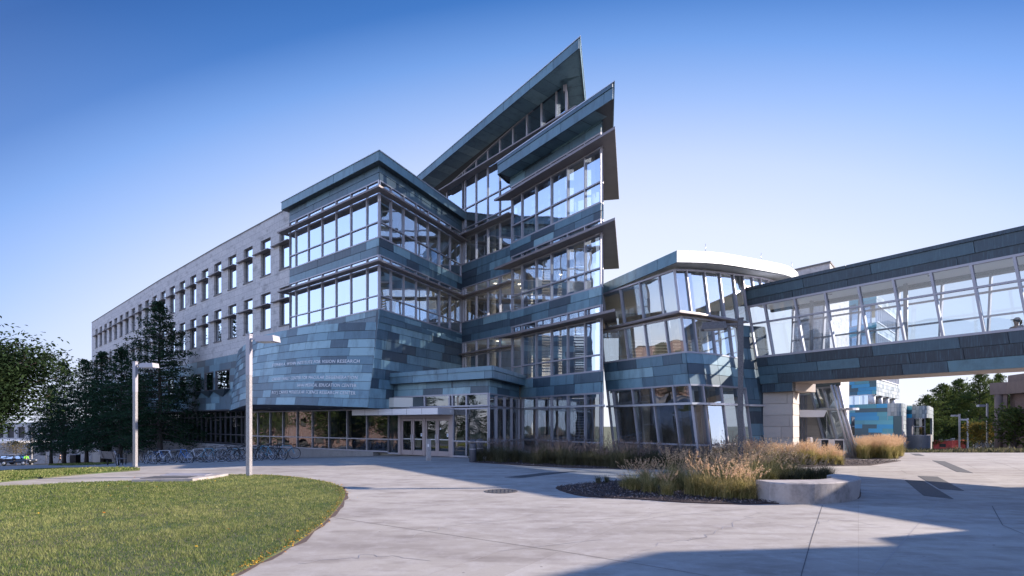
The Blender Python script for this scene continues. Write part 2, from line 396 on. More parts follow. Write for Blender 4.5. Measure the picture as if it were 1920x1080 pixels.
TONES = [(.22, .04), (.34, .26), (.55, .48), (.75, .62), (.90, .80), (1.0, .97)]
def rtone(rnd, shift=0.):
    r = rnd.random()
    for p, t in TONES:
        if r <= p: return min(1, max(.001, t+rnd.uniform(-.07, .07)+shift))
    return .5
def clad(mb, C, t0, t1, z0, z1, course, seed, lens=(1.1, 2.9), gap=.02, o=.022, back=.18, step=.7, shift=0., curved=False, tone=None, zw=None):
    rnd = random.Random(seed)
    H = (zz(z1, t0)-zz(z0, t0)); n = max(1, round(H/course))
    bar(mb, C, t0, t1, z0, z1, -back, 0., .001)
    bs0 = C.breaks(t0, t1)
    for r in range(n):
        fa = r/n; fb = (r+1)/n
        t = t0; first = True
        while t < t1-.02:
            L = rnd.uniform(*lens)*(rnd.uniform(.3, 1) if first else 1); first = False
            e = min(t1, t+L)
            for b in bs0[1:-1]:
                if t+.05 < b < e: e = b
            if t1-e < .5: e = t1
            cuts = C.breaks(t, e)
            k = max(1, int((e-t)/step)) if curved else 1
            cuts = [t+(e-t)*i/k for i in range(k+1)] if len(cuts) == 2 else cuts
            tn = rtone(rnd, shift) if tone is None else min(1, max(.001, rnd.uniform(*tone)))
            oo = o+rnd.uniform(-.004, .004)
            for i, (a, b) in enumerate(zip(cuts, cuts[1:])):
                aa = a+(gap/2 if i == 0 and a > t0+.001 else 0); bb = b-(gap/2 if i == len(cuts)-2 and b < t1-.001 else 0)
                def zf(tt, f): return zz(z0, tt)+(zz(z1, tt)-zz(z0, tt))*f
                g0 = gap/2 if r else 0; g1 = gap/2 if r < n-1 else 0
                q = [C.pt(aa, zf(aa, fa)+g0, oo+.016), C.pt(bb, zf(bb, fa)+g0, oo+.016), C.pt(bb, zf(bb, fb)-g1, oo), C.pt(aa, zf(aa, fb)-g1, oo)]
                p0 = [C.pt(aa, zf(aa, fa)+g0, 0), C.pt(bb, zf(bb, fa)+g0, 0), C.pt(bb, zf(bb, fb)-g1, 0), C.pt(aa, zf(aa, fb)-g1, 0)]
                mb.add(q+p0, [(0, 1, 2, 3), (4, 5, 1, 0), (3, 2, 6, 7), (0, 3, 7, 4), (1, 5, 6, 2)], tn)
            t = e
def curtain(parent, C, ts, zs, seed=0, glass='glass', frame='metal', mw=.07, md=(-.16, .05), rail=.07, glaze=True, fname='window_frame', gname='glass_pane', tilt=.004, rails=None, merge=1, hroll=None):
    """one storey of glazing: mullions at ts, rails at zs; the frame is a part and each bay of glass its child"""
    mb = MB(); ts = sorted(ts)
    for t in ts:
        z0, z1 = zz(zs[0], t), zz(zs[-1], t)
        mi = max(md[0], -.08) if t in (ts[0], ts[-1]) and md[1] > 0 else md[0]
        A = [C.pt(t-mw/2, z0, md[1]), C.pt(t+mw/2, z0, md[1]), C.pt(t+mw/2, z0, mi), C.pt(t-mw/2, z0, mi)]
        B = [C.pt(t-mw/2, z1, md[1]), C.pt(t+mw/2, z1, md[1]), C.pt(t+mw/2, z1, mi), C.pt(t-mw/2, z1, mi)]
        mb.box8(A+B)
    for i, z in enumerate(zs):
        r = rail if i not in (0, len(zs)-1) else rail*1.2
        if i == 0: f0, f1 = (lambda t, z=z: zz(z, t)), (lambda t, z=z, r=r: zz(z, t)+r)
        elif i == len(zs)-1: f0, f1 = (lambda t, z=z, r=r: zz(z, t)-r), (lambda t, z=z: zz(z, t))
        else: f0, f1 = (lambda t, z=z, r=r: zz(z, t)-r/2), (lambda t, z=z, r=r: zz(z, t)+r/2)
        for a, b in zip(ts, ts[1:]):
            bar(mb, C, a+mw/2, b-mw/2, f0, f1, md[0]*.5, md[1]-.004)
    fr = mb.build(fname, frame, parent)
    if glaze:
        rnd = random.Random(seed+77)
        prs = list(zip(ts, ts[1:])); i = 0
        while i < len(prs):
            g = MB()
            for a, b in prs[i:i+merge]:
                cs = C.breaks(a+mw/2-.005, b-mw/2+.005)
                for zi in range(len(zs)-1):
                    j = [rnd.uniform(-tilt, tilt) for _ in range(3)]
                    for a2, b2 in zip(cs, cs[1:]):
                        z0 = lambda t: zz(zs[zi], t)+.02
                        z1 = lambda t: zz(zs[zi+1], t)-.02
                        g.quad(C.pt(a2, z0(a2), -.03+j[0]), C.pt(b2, z0(b2), -.03+j[1]), C.pt(b2, z1(b2), -.03+j[1]+j[2]), C.pt(a2, z1(a2), -.03+j[0]+j[2]))
            g.build(gname, glass, fr); i += merge
    return fr
def wall_open(mb, C, t0, t1, z0, z1, ops, depth=.35, thick=.5):
    """wall face with real openings (t, t, z, z) and reveals; uv in metres"""
    T = sorted(set([t0, t1]+C.breaks(t0, t1)+[k for o in ops for k in o[:2]])); ZS = sorted(set([z0, z1]+[k for o in ops for k in o[2:]]))
    for a, b in zip(T, T[1:]):
        zrun = None
        for c, d in zip(ZS, ZS[1:]):
            tm, zm = (a+b)/2, (c+d)/2
            if any(o[0] < tm < o[1] and o[2] < zm < o[3] for o in ops): continue
            mb.quad(C.pt(a, c), C.pt(b, c), C.pt(b, d), C.pt(a, d), 0, [(a, c), (b, c), (b, d), (a, d)])
    for a, b, c, d in ops:
        q = [C.pt(a, c), C.pt(b, c), C.pt(b, d), C.pt(a, d)]; r = [C.pt(a, c, -depth), C.pt(b, c, -depth), C.pt(b, d, -depth), C.pt(a, d, -depth)]
        u = [(a, c), (b, c), (b, d), (a, d)]
        for i in range(4):
            k = (i+1) % 4
            mb.add([q[k], q[i], r[i], r[k]], [(0, 1, 2, 3)], 0, [u[k], u[i], (u[i][0]+.1, u[i][1]+.1), (u[k][0]+.1, u[k][1]+.1)])
    bs = C.breaks(t0, t1)
    for a, b in zip(bs, bs[1:]):      # top and back
        mb.quad(C.pt(a, z1), C.pt(b, z1), C.pt(b, z1, -thick), C.pt(a, z1, -thick), 0, [(a, z1), (b, z1), (b, z1+thick), (a, z1+thick)])
def sheet(poly, step, off, name, m, kind='structure', zf=None, edge=.0):
    """flat sheet that follows the ground inside a polygon"""
    zf = zf or Z
    n = len(poly); pts = []; ed = []
    dense = []
    for i in range(n):
        a, b = Vector(poly[i][:2]), Vector(poly[(i+1) % n][:2]); k = max(1, int((b-a).length/step))
        for j in range(k): dense.append(a+(b-a)*j/k)
    m0 = len(dense); ed = [(i, (i+1) % m0) for i in range(m0)]
    xs = [p.x for p in dense]; ys = [p.y for p in dense]
    pts = list(dense)
    x = min(xs)+step/2
    while x < max(xs):
        y = min(ys)+step/2
        while y < max(ys): pts.append(Vector((x, y))); y += step
        x += step
    r = geometry.delaunay_2d_cdt(pts, ed, [list(range(m0))], 1, 1e-5)
    vs = [(v.x, v.y, zf(v.x, v.y)+off) for v in r[0]]
    me = MB(); me.add(vs, [tuple(f) for f in r[2]])
    if edge:
        bl = [(p.x, p.y, zf(p.x, p.y)+off) for p in dense]+[(p.x, p.y, zf(p.x, p.y)+off-edge) for p in dense]
        me.add(bl, [(i, (i+1) % m0, (i+1) % m0+m0, i+m0) for i in range(m0)])
    o = me.build(name, m)
    bm = bmesh.new(); bm.from_mesh(o.data); bmesh.ops.recalc_face_normals(bm, faces=bm.faces)
    if sum(f.normal.z for f in bm.faces if abs(f.normal.z) > .5) < 0: bmesh.ops.reverse_faces(bm, faces=bm.faces)
    bm.to_mesh(o.data); bm.free()
    if kind: o['kind'] = kind
    return o
def smooth_poly(pts, k=4):
    n = len(pts); o = []
    for i in range(n):
        p0, p1, p2, p3 = [Vector(pts[(i+j-1) % n][:2]) for j in range(4)]
        for s in range(k):
            t = s/k
            o.append(.5*((2*p1)+(-p0+p2)*t+(2*p0-5*p1+4*p2-p3)*t*t+(-p0+3*p1-3*p2+p3)*t**3))
    return o
def inside(poly, X, Y):
    r = np.zeros(len(X), bool); n = len(poly)
    for i in range(n):
        x1, y1 = poly[i][0], poly[i][1]; x2, y2 = poly[(i+1) % n][0], poly[(i+1) % n][1]
        if y1 == y2: continue
        c = ((y1 > Y) != (y2 > Y)) & (X < (x2-x1)*(Y-y1)/(y2-y1)+x1); r ^= c
    return r
# ================================================================== ground, paving, lawns
PL = lambda *q: [G(a, b) for a, b in q]
def grid_ground():
    xs = [-600, -300, -200]+list(range(-150, 151, 5))+[200, 300, 600]; ys = [-120, -60, -30]+list(range(-15, 181, 5))+[220, 300, 500, 900]
    vs = [(x, y, Z(x, y)-.10) for y in ys for x in xs]; n = len(xs)
    mb = MB(); mb.add(vs, [(j*n+i, j*n+i+1, (j+1)*n+i+1, (j+1)*n+i) for j in range(len(ys)-1) for i in range(n-1)], smooth=True)
    return struct(mb, 'ground', 'soil')
grid_ground()
sheet([(-70, -14), (45, -14), (45, 36), (60, 60), (14, 60), (14, 34), (-2, 29), (-30, 60), (-110, 96), (-135, 140), (-160, 140), (-150, 60), (-70, 20)], 3.0, 0.0, 'plaza', 'concrete')
# street far left, asphalt
sheet([(-175, 70), (-108, 92), (-70, 118), (-60, 135), (-175, 135)], 6.0, .02, 'road', 'asphalt')

lawn_near = smooth_poly([(-3.0, -6), (-3.15, 0), (-3.3, 4)]+[G(*q)[:] for q in ((445, 1080), (500, 1050), (560, 1018), (600, 988), (628, 960), (645, 936), (646, 922), (630, 911), (590, 901), (540, 895), (490, 892), (430, 892), (395, 896), (362, 900), (247, 903), (120, 908), (0, 913))]+[(-22, 17.5), (-34, 18), (-34, -6)], 3)
lawn_near = [(p[0], p[1]) for p in lawn_near]
lawn_far = [tuple(G(*q)[:2]) for q in ((0, 905), (120, 893), (215, 885), (262, 882), (262, 880.3), (225, 878), (180, 878.5), (90, 880), (0, 884))]+[(-34, 29), (-30, 21.5)]
sheet(lawn_near, .8, .03, 'lawn', 'soil', edge=.05)
sheet(lawn_far, 1.0, .03, 'lawn', 'soil', edge=.05)
strip_trees = [tuple(G(*q)[:2]) for q in ((90, 872.5), (130, 873), (180, 871.8), (205, 870), (215, 868.5), (150, 868.5), (100, 870.5))]
sheet(strip_trees, 2.0, .03, 'lawn', 'soil', edge=.05)

def blades(name, poly, dens, hmin, hmax, w, seed, mt, cap=None, sparse=None):
    rng = np.random.default_rng(seed)
    xs = [p[0] for p in poly]; ys = [p[1] for p in poly]; A = (max(xs)-min(xs))*(max(ys)-min(ys))
    n = int(A*dens); X = rng.uniform(min(xs), max(xs), n); Y = rng.uniform(min(ys), max(ys), n)
    k = inside(poly, X, Y) & (Y > 2.0) & (np.abs(X) < Y*1.5+5); X, Y = X[k], Y[k]
    pn = np.sin(X*9.1+3*np.sin(Y*5.3))*np.sin(Y*8.3+3*np.sin(X*6.1))
    keep = rng.random(len(X)) < np.clip((11.0/np.hypot(X, Y))**1.3, 0, 1) if cap is None else np.ones(len(X), bool)
    X, Y = X[keep], Y[keep]; pn = pn[keep]; n = len(X); sc_ = np.clip(np.hypot(X, Y)/11.0, 1, 2.2)
    zs = np.array([Z(x, y) for x, y in zip(X, Y)])+.03
    # patchiness
    pt = .5+.5*np.sin(X*2.1+1.3*np.sin(Y*1.7))*np.sin(Y*1.6+1.1*np.sin(X*1.3)); pt2 = .5+.5*np.sin(X*.55+2*np.sin(Y*.35)); 
    h = rng.uniform(hmin, hmax, n)*(.75+.4*pt)*(1+.35*pn); an = rng.uniform(0, 2*np.pi, n); ww = w*sc_*rng.uniform(.7, 1.3, n)
    lean = rng.uniform(-.7, .7, (n, 2))*h[:, None]
    V = np.zeros((n, 3, 3)); V[:, 0, 0] = X-np.cos(an)*ww; V[:, 0, 1] = Y-np.sin(an)*ww; V[:, 0, 2] = zs-.01
    V[:, 1, 0] = X+np.cos(an)*ww; V[:, 1, 1] = Y+np.sin(an)*ww; V[:, 1, 2] = zs-.01
    V[:, 2, 0] = X+lean[:, 0]; V[:, 2, 1] = Y+lean[:, 1]; V[:, 2, 2] = zs+h
    tone = np.clip(.05+.55*rng.random(n)**1.8+.30*pt2*pt+.22*pn+.45*(rng.random(n) < .12), 0, 1)
    o = np_mesh(name, V.reshape(-1, 3), np.arange(n*3).reshape(-1, 3), 3, tone, mt); return o
g = blades('grass', lawn_near, 2600, .022, .055, .0045, 1, 'blade'); tag(g, 'short mown green grass covering the foreground lawn', 'grass', kind='stuff')
g = blades('grass', lawn_far, 420, .03, .07, .012, 2, 'blade', cap=1); tag(g, 'shaded grass strip behind the narrow diagonal path', 'grass', kind='stuff')
g = blades('grass', strip_trees, 60, .05, .12, .03, 3, 'blade', cap=1); tag(g, 'dark grass patch under the row of oaks', 'grass', kind='stuff')
# fallen leaves and bare soil rim along the lawn
def scatter(name, poly, n, size, seed, mt, lab, cat, rim=False, zoff=.05):
    rng = np.random.default_rng(seed); P_ = []
    if rim:
        m = len(poly)
        for _ in range(n):
            i = rng.integers(0, m); a, b = poly[i], poly[(i+1) % m]; t = rng.random(); P_.append((a[0]+(b[0]-a[0])*t+rng.normal(-.05, .07), a[1]+(b[1]-a[1])*t+rng.normal(0, .07)))
    else:
        xs = [p[0] for p in poly]; ys = [p[1] for p in poly]
        X = rng.uniform(min(xs), max(xs), n*3); Y = rng.uniform(min(ys), max(ys), n*3); k = inside(poly, X, Y); P_ = list(zip(X[k], Y[k]))[:n]
    X = np.array([p[0] for p in P_]); Y = np.array([p[1] for p in P_]); n = len(X)
    zs = np.array([Z(x, y) for x, y in P_])+zoff
    V = leafquads(np.stack([X, Y, zs], 1), size, rng, flat=.75)
    o = np_mesh(name, V, np.arange(n*4).reshape(-1, 4), 4, rng.random(n), mt); return tag(o, lab, cat, kind='stuff')
def leafquads(C_, size, rng, flat=0., asp=.55):
    n = len(C_); nrm = rng.normal(size=(n, 3)); nrm[:, 2] = np.abs(nrm[:, 2])+flat*2.5; nrm /= np.linalg.norm(nrm, axis=1)[:, None]
    a = rng.normal(size=(n, 3)); a -= (a*nrm).sum(1)[:, None]*nrm; a /= np.linalg.norm(a, axis=1)[:, None]; b = np.cross(nrm, a)
    s = (size*rng.uniform(.65, 1.35, n))[:, None]*.5
    V = np.stack([C_-a*s, C_-b*s*asp+nrm*s*.15, C_+a*s, C_+b*s*asp+nrm*s*.15], 1)
    return V.reshape(-1, 3)
scatter('fallen_leaf_litter', [(p[0], p[1]) for p in lawn_near if p[0] > -11], 1100, .04, 5, 'fallen', 'orange fallen leaves caught along the lawn edge', 'leaves', rim=True, zoff=.035)
scatter('fallen_leaves', [(-10, 7), (-3.5, 7), (-4, 18), (-14, 18)], 36, .06, 6, 'fallen', 'scattered orange leaves lying on the foreground lawn', 'leaves', zoff=.07)

# worn soil rim round the lawn, ragged in width
mb = MB(); rr_ = random.Random(12); prev = None
for i in range(len(lawn_near)):
    a = Vector(lawn_near[i]); b = Vector(lawn_near[(i+1) % len(lawn_near)]); k = max(1, int((b-a).length/.25)); d = (b-a).normalized() if (b-a).length > 0 else Vector((1, 0)); n = Vector((d.y, -d.x))
    for j in range(k):
        p = a+(b-a)*j/k; w = max(.01, rr_.gauss(.055, .035)); q = (p+n*w, p-n*.06)
        if prev and (prev[0]-q[0]).length < 1.0: mb.quad(*[(v.x, v.y, Z(v.x, v.y)+.006) for v in (prev[1], prev[0], q[0], q[1])], .3)
        prev = q
struct(mb, 'lawn_edge_soil', 'mulch')
# paving joints: thin dark strips 4 mm above the paving
def strip(mb, pts, w, off=.004):
    for a, b in zip(pts, pts[1:]):
        a = Vector(a[:2]); b = Vector(b[:2]); k = max(1, int((b-a).length/3)); d = (b-a).normalized(); n = Vector((-d.y, d.x))*w/2
        for i in range(k):
            p, q = a+(b-a)*i/k, a+(b-a)*(i+1)/k
            mb.quad(*[(v.x, v.y, Z(v.x, v.y)+off) for v in (p-n, q-n, q+n, p+n)])
mb = MB()
for l in (((625, 971.7), (850, 1005), (1050, 1036), (1192, 1058), (1500, 1112)), ((1542, 947.7), (1522, 1010), (1503, 1080), (1492, 1130)), ((1604, 870), (1690, 882), (1700, 888)),
          ((1835, 859), (1883, 871), (1920, 884)), ((1812, 871), (1831, 879.5)), ((1860, 950), (1880, 985), (1925, 1006)), ((496, 889), (600, 881), (717, 872.5)), ((236, 889.5), (300, 897))):  # second last entry: just a thin dark line across the paving
    strip(mb, PL(*l), .011)
struct(mb, 'paving_joints', 'joint')
mb = MB()
for l in (((629, 974), (921, 933), (1080, 927)), ((806, 1080), (937, 1035), (1130, 1012)), ((1040, 1015), (1150, 985), (1240, 970), (1400, 955)), 
          ((648, 913.5), (300, 872)), ((730, 905), (900, 872)), ((1700, 1000), (1920, 1040)), ((1760, 940), (1640, 1080))):
    strip(mb, PL(*l), .013)
rr_ = random.Random(3)
for l in (((1003, 1000), (1120, 975), (1215, 968), (1300, 950)), ((1290, 1015), (1350, 992), (1400, 972), (1425, 962)), ((760, 1010), (850, 985), (960, 975), (1060, 952)), ((1130, 1065), (1240, 1020), (1330, 1005)), ((560, 1060), (700, 1040), (800, 1052)), ((1500, 990), (1570, 975), (1650, 985))):
    P_ = PL(*l); Q_ = [P_[0]]
    for a, b in zip(P_, P_[1:]):
        for j in range(1, 9): Q_.append(a.lerp(b, j/8)+Vector((rr_.gauss(0, .035), rr_.gauss(0, .05), 0)))
    strip(mb, Q_, .014, .0045)
struct(mb, 'fine_paving_joints', 'joint_faint')
def flat_thing(name, px, m, lab, cat, h=.008, group=None):
    p = PL(*px); mb = MB(); mb.prism([(v.x, v.y) for v in p], lambda x, y: Z(x, y)-.02, lambda x, y: Z(x, y)+h)
    return tag(mb.build(name, m), lab, cat, group)
flat_thing('drain_grating', ((1748, 863.6), (1771, 865.2), (1825, 887.4), (1794, 885)), 'grate', 'long dark grating in the sunlit paving farthest right', 'grating')
flat_thing('drain_grating', ((1720.6, 892.7), (1758, 894.5), (1807.7, 921.3), (1762, 918)), 'grate', 'dark slanted grating half in shadow, right of the striped grating', 'grating')
flat_thing('drain_grating', ((1696.5, 900.7), (1731, 901.9), (1788, 936), (1732, 930.5)), 'grate', 'dark slanted grating in the shade nearest the curved concrete seat', 'grating')
flat_thing('drain_grating', ((1707, 850.8), (1723, 850.8), (1734, 855), (1716, 854.2)), 'grate', 'small far grating near the teal building corner', 'grating')
flat_thing('drain_grating', ((1645, 865.2), (1669, 865.6), (1671, 867), (1648, 866.8)), 'grate', 'narrow slot grating in front of the sunlit grass patch', 'grating')
flat_thing('drain_grating', ((946, 895.5), (1020, 886.6), (1088, 883.4), (978, 896.6)), 'grate', 'long tapering dark grating in the shade before the entrance bed', 'grating')
c = G(939.5, 921.8); mh = thing('manhole_cover', (c.x, c.y, 0), 'round cast iron manhole cover in the sunlit paving', 'manhole cover')
mb = MB(); mb.lathe([(0, .008), (.40, .008), (.40, 0), (.46, 0)], 32, c=(c.x, c.y, 0), smooth=False); mb.build('cover', 'grate', mh)
mb = MB(); mb.lathe([(.41, .002), (.41, .012), (.46, .012), (.46, .002)], 32, c=(c.x, c.y, 0), smooth=False); mb.build('ring', 'joint', mh)
mb = MB()
for i in range(-3, 4):
    L_ = math.sqrt(.38**2-(i*.11)**2); mb.box((c.x+i*.11, c.y, .011), (.03, 2*L_, .006))
mb.build('tread', 'metal_dark', mh)

# ================================================================== the research building
A = Vector((-7.64, 30.7)); B = Vector((-15.5, 37.2)); J = Vector((-3.68, 39.2)); C1 = Vector((3.18, 31.1))
T0 = Vector((-.09, 34.6)); T1 = Vector((4.72, 28.0))
BD = thing('research_building', (0, 36, 0), 'long research building of pale limestone, patinated copper and glass with a pointed prow roof', 'building')

# ---- stone wing
SP = [Pp(px, D) for px, D in ((172, 80.5), (299, 56.6), (412, 45.5), (535, 37.9), (580, 35.9))]
SW = Curve(SP)
t498 = SW.tpx(497.8); t465 = SW.tpx(465); pitch = (t498-t465)
ops = []; wins = []
k = 1
t = t498+pitch
while t > 1.2:
    for zb, zt in ((12.95, 15.65), (8.9, 11.6)): ops.append((t-pitch*.27, t+pitch*.27, zb, zt)); wins.append(ops[-1])
    t -= pitch
cw = [((SW.tpx(a)+SW.tpx(b))/2, (SW.tpx(b)-SW.tpx(a))/1.24, 4.6, 6.3) for a, b in ((404.5, 432), (384, 401), (363.5, 377.5), (338, 350), (316, 327))]
mb = MB(); wall_open(mb, SW, 0, SW.L, 7.5, 17.0, ops, depth=.24); mb.build('limestone_wall', 'limestone', BD)
mb = MB(); bar(mb, SW, -.02, SW.L, 17.0, 17.09, -.5, .03); mb.build('coping', 'limestone', BD)
# body of the wing behind the wall, its end wall and roof
e0 = SW.e[0]; n0 = SW.n[0]
bk = [tuple(SW.pt(c, 0, -12)[:2]) for c in SW.c]
mb = MB(); mb.prism([tuple(SW.pt(c, 0, -.55)[:2]) for c in SW.c]+bk[::-1], 3.1, 16.7); mb.prism([tuple(SW.pt(c, 0, -3)[:2]) for c in SW.c[:3]]+bk[:3][::-1], -7, 3.05); mb.build('inner_core', 'interior_dark', BD)
EW = Curve([SW.pt(0, 0, -12), SW.pt(0, 0, 0)]); mb = MB(); wall_open(mb, EW, 0, EW.L, -7, 17.0, []); mb.build('end_wall', 'limestone', BD)
for i, (a, b, c_, d) in enumerate(wins):
    fr = MB(); zt = c_+(d-c_)*.66
    for (x0, x1, y0, y1) in ((a, a+.05, c_, d), (b-.05, b, c_, d), (a+.05, b-.05, c_, c_+.06), (a+.05, b-.05, d-.06, d), (a+.05, b-.05, zt-.05, zt+.05)):
        bar(fr, SW, x0, x1, y0, y1, -.235, -.16)
    f = fr.build('window', 'metal_dark', BD)
    p = MB(); r = random.Random(i); j = [r.uniform(-.004, .004) for _ in range(2)]
    p.quad(SW.pt(a+.03, c_+.03, -.19+j[0]), SW.pt(b-.03, c_+.03, -.19), SW.pt(b-.03, d-.03, -.19+j[1]), SW.pt(a+.03, d-.03, -.19+j[0]+j[1])); p.build('pane', 'glass_mirror', f)
    s = MB(); bar(s, SW, a-.30*pitch, b+.02, zt-.025, zt+.025, -.14, .26); s.build('sun_shade', 'shade_metal', f)
    s = MB(); bar(s, SW, a-.04, b+.04, c_-.09, c_, -.25, .05); s.build('sill', 'limestone', f)
# copper band under the stone with three deep box windows, then recessed ground storey and concrete plinth
def clad_holes(mb, C, t0, t1, z0, z1, course, seed, holes, **kw):
    hs = sorted(holes); n = max(1, round((z1-z0)/course)); h = (z1-z0)/n
    for r in range(n):
        a, b = z0+r*h, z0+(r+1)*h; t = t0
        for (h0, h1, y0, y1) in hs:
            if y0 < b-.02 and y1 > a+.02:
                if h0 > t: clad(mb, C, t, h0, a, b, h, seed+r*7, **kw)
                t = h1
        clad(mb, C, t, t1, a, b, h, seed+r*7+1, **kw)
holes = []
for (tc, w, z0, z1) in cw:
    r0 = 3.05+round((z0-3.05)/.556)*.556; r1 = 3.05+round((z1-3.05)/.556)*.556; holes.append((tc-w*.62, tc+w*.62, r0, r1))
mb = MB(); clad_holes(mb, SW, 0, SW.tpx(470), 3.05, 7.5, .556, 11, holes, shift=.1); mb.build('copper_cladding', 'copper', BD)
for (a, b, c_, d) in holes:
    fr = MB()
    for (x0, x1, y0, y1) in ((a, a+.09, c_, d), (b-.09, b, c_, d), (a+.09, b-.09, c_, c_+.09), (a+.09, b-.09, d-.09, d)): bar(fr, SW, x0, x1, y0, y1, -.12, .05)
    f = fr.build('box_window', 'metal_dark', BD)
    p = MB(); p.quad(SW.pt(a+.08, c_+.08, -.05), SW.pt(b-.08, c_+.08, -.02), SW.pt(b-.08, d-.08, -.01), SW.pt(a+.08, d-.08, -.04)); p.build('pane', 'glass_mirror', f)
    s = MB(); m_ = (a+b)/2   # wedge shaped sill below
    s.add([SW.pt(a-.05, c_-.02, .02), SW.pt(b+.05, c_-.02, .02), SW.pt(b+.05, c_-.02, .45), SW.pt(a-.05, c_-.02, .45), SW.pt(m_, c_-.62, .02)], [(0, 1, 2, 3), (3, 2, 4), (2, 1, 4), (0, 3, 4), (1, 0, 4)], .3); s.build('wedge_sill', 'copper_dark', f)
mb = MB(); bar(mb, SW, .1, SW.L, 2.95, 3.05, -1.4, .02); mb.build('soffit', 'metal_dark', BD)
# ground storey glazing (left), recessed
GL = Curve([SW.pt(SW.tpx(190), 0, -.7), SW.pt(SW.tpx(299), 0, -.7), SW.pt(SW.tpx(440), 0, -.7), Pp(467, 41.5)])
ts = []; t = GL.L
while t > 0: ts.append(t); t -= 1.15
curtain(BD, GL, ts, [.1, .9, 2.4, 2.95], 5, 'glass_dark', frame='metal_dark', md=(-.08, .04), merge=4)
mb = MB(); clad(mb, Curve([SW.pt(0, 0, -.1), SW.pt(SW.tpx(190), 0, -.1)]), 0, (SW.pt(SW.tpx(190), 0)-SW.pt(0, 0)).length, -5.2, 3.0, .8, 3, tone=(.3, .6)); mb.build('lower_wall', 'stone_panel', BD)

# ---- ground storey line under the drum, entrance and vestibule
Q = Vector((-20.5, 41.5)); Pd = Vector((-3.26, 29.6)); V = Vector((-1.23, 28.2)); Ve = Vector((.57, 33.9))
W = Curve([Q, Pd, V, Ve])
tw = lambda px, k=None: W.tpx(px, k=k)
curtain(BD, W, [0]+[tw(p, 0) for p in (483.7, 506.7, 531, 557.5, 586, 617, 651, 688)]+[tw(728.6, 0)], [.1, .9, 2.78], 7, 'glass_dark', md=(-.3, .05))
curtain(BD, W, [tw(728.6, 0), tw(748, 0)], [.02, .9, 2.78], 8, 'glass_dark')
curtain(BD, W, [tw(728.6, 0), tw(750, 0), tw(796.5, 0), tw(843, 0), tw(849, 1), tw(875, 1), W.c[2]-.03], [2.78, 3.5], 9, 'glass_dark', mw=.09)
curtain(BD, W, [tw(850, 1), tw(875, 1), W.c[2]-.03], [.02, .9, 2.72], 10, 'glass_dark')
curtain(BD, W, [W.c[2]+.03]+[tw(p, 2) for p in (931.3, 947, 960, 974)], [.02, .85, 2.8, 3.5], 12, 'glass')
mb = MB(); bar(mb, W, tw(748, 0), tw(752.5, 0), 0, 2.75, -.14, .06); bar(mb, W, tw(845, 0), tw(850, 0), 0, 2.75, -.14, .06)
bar(mb, W, tw(752.5, 0), tw(845, 0), 2.18, 2.3, -.14, .06); bar(mb, W, tw(795.3, 0), tw(797.9, 0), 0, 2.18, -.14, .06); bar(mb, W, tw(752.5, 0), tw(845, 0), 2.3, 2.78, -.10, .0)
mb.build('door_frame', 'door_metal', BD)
dl = [(753.2, 774), (774.3, 795), (798.1, 820), (820.3, 844.4)]
for i, (a, b) in enumerate(dl):
    a, b = tw(a, 0), tw(b, 0); d = MB()
    for (x0, x1, y0, y1) in ((a, a+.12, .02, 2.16), (b-.12, b, .02, 2.16), (a+.12, b-.12, .02, .30), (a+.12, b-.12, 2.02, 2.16)): bar(d, W, x0+.005, x1-.005, y0, y1, -.06, .03)
    d = d.build('door', 'door_metal', BD)
    p = MB(); p.quad(W.pt(a+.1, .28, -.02), W.pt(b-.1, .28, -.02), W.pt(b-.1, 2.05, -.022), W.pt(a+.1, 2.05, -.018)); p.build('pane', 'glass_dark', d)
    h = MB(); x = (b-.07) if i % 2 == 0 else (a+.07); h.path([W.pt(x, .78, .03), W.pt(x, .80, .10), W.pt(x, 1.22, .10), W.pt(x, 1.24, .03)], .014, 8); h.build('handle', 'alu', d)
    h = MB(); bar(h, W, a+.12, b-.12, .93, .98, -.05, .0); h.build('push_bar', 'alu', d)
    if i in (1, 3):
        s = MB(); bar(s, W, b-.28, b-.16, 1.12, 1.30, -.018, -.012); s.build('sticker', 'sticker', d)
        s = MB(); bar(s, W, b-.245, b-.195, 1.19, 1.25, -.0118, -.011); s.build('sticker_mark', 'sticker_blue', d)
    if i == 3:
        s = MB(); bar(s, W, a+.16, a+.26, 1.52, 1.62, -.018, -.012); s.build('sticker', 'sticker', d)
# slab canopy over the doors
ca, cb = W.tpx(697, k=0), W.tpx(866, k=1)
CP = Curve([W.pt(ca, 0, 0), W.pt(cb, 0, 0)])
ca = 0.; cb = CP.L-.55
mb = MB(); bar(mb, CP, -.2, cb, 2.36, 2.70, -.0, 1.35); mb.build('door_canopy', 'alu', BD)
mb = MB()
for i in range(1, 6):
    mb = MB(); bar(mb, CP, -.2+(cb+.2)*i/6-.008, -.2+(cb+.2)*i/6+.008, 2.365, 2.695, 1.35, 1.354); mb.build('canopy_joint', 'metal_dark', BD)
for i in range(4):
    p = CP.pt(.7+i*1.55, 2.352, .7); m_ = MB(); m_.lathe([(0, 0), (.07, 0), (.08, .01)], 12, c=p); m_.build('downlight', 'lamp_glass', BD)
mb = MB(); bar(mb, CP, cb+.001, cb+.01, 2.46, 2.60, .25, .38); mb.build('canopy_lamp', 'white_paint', BD)
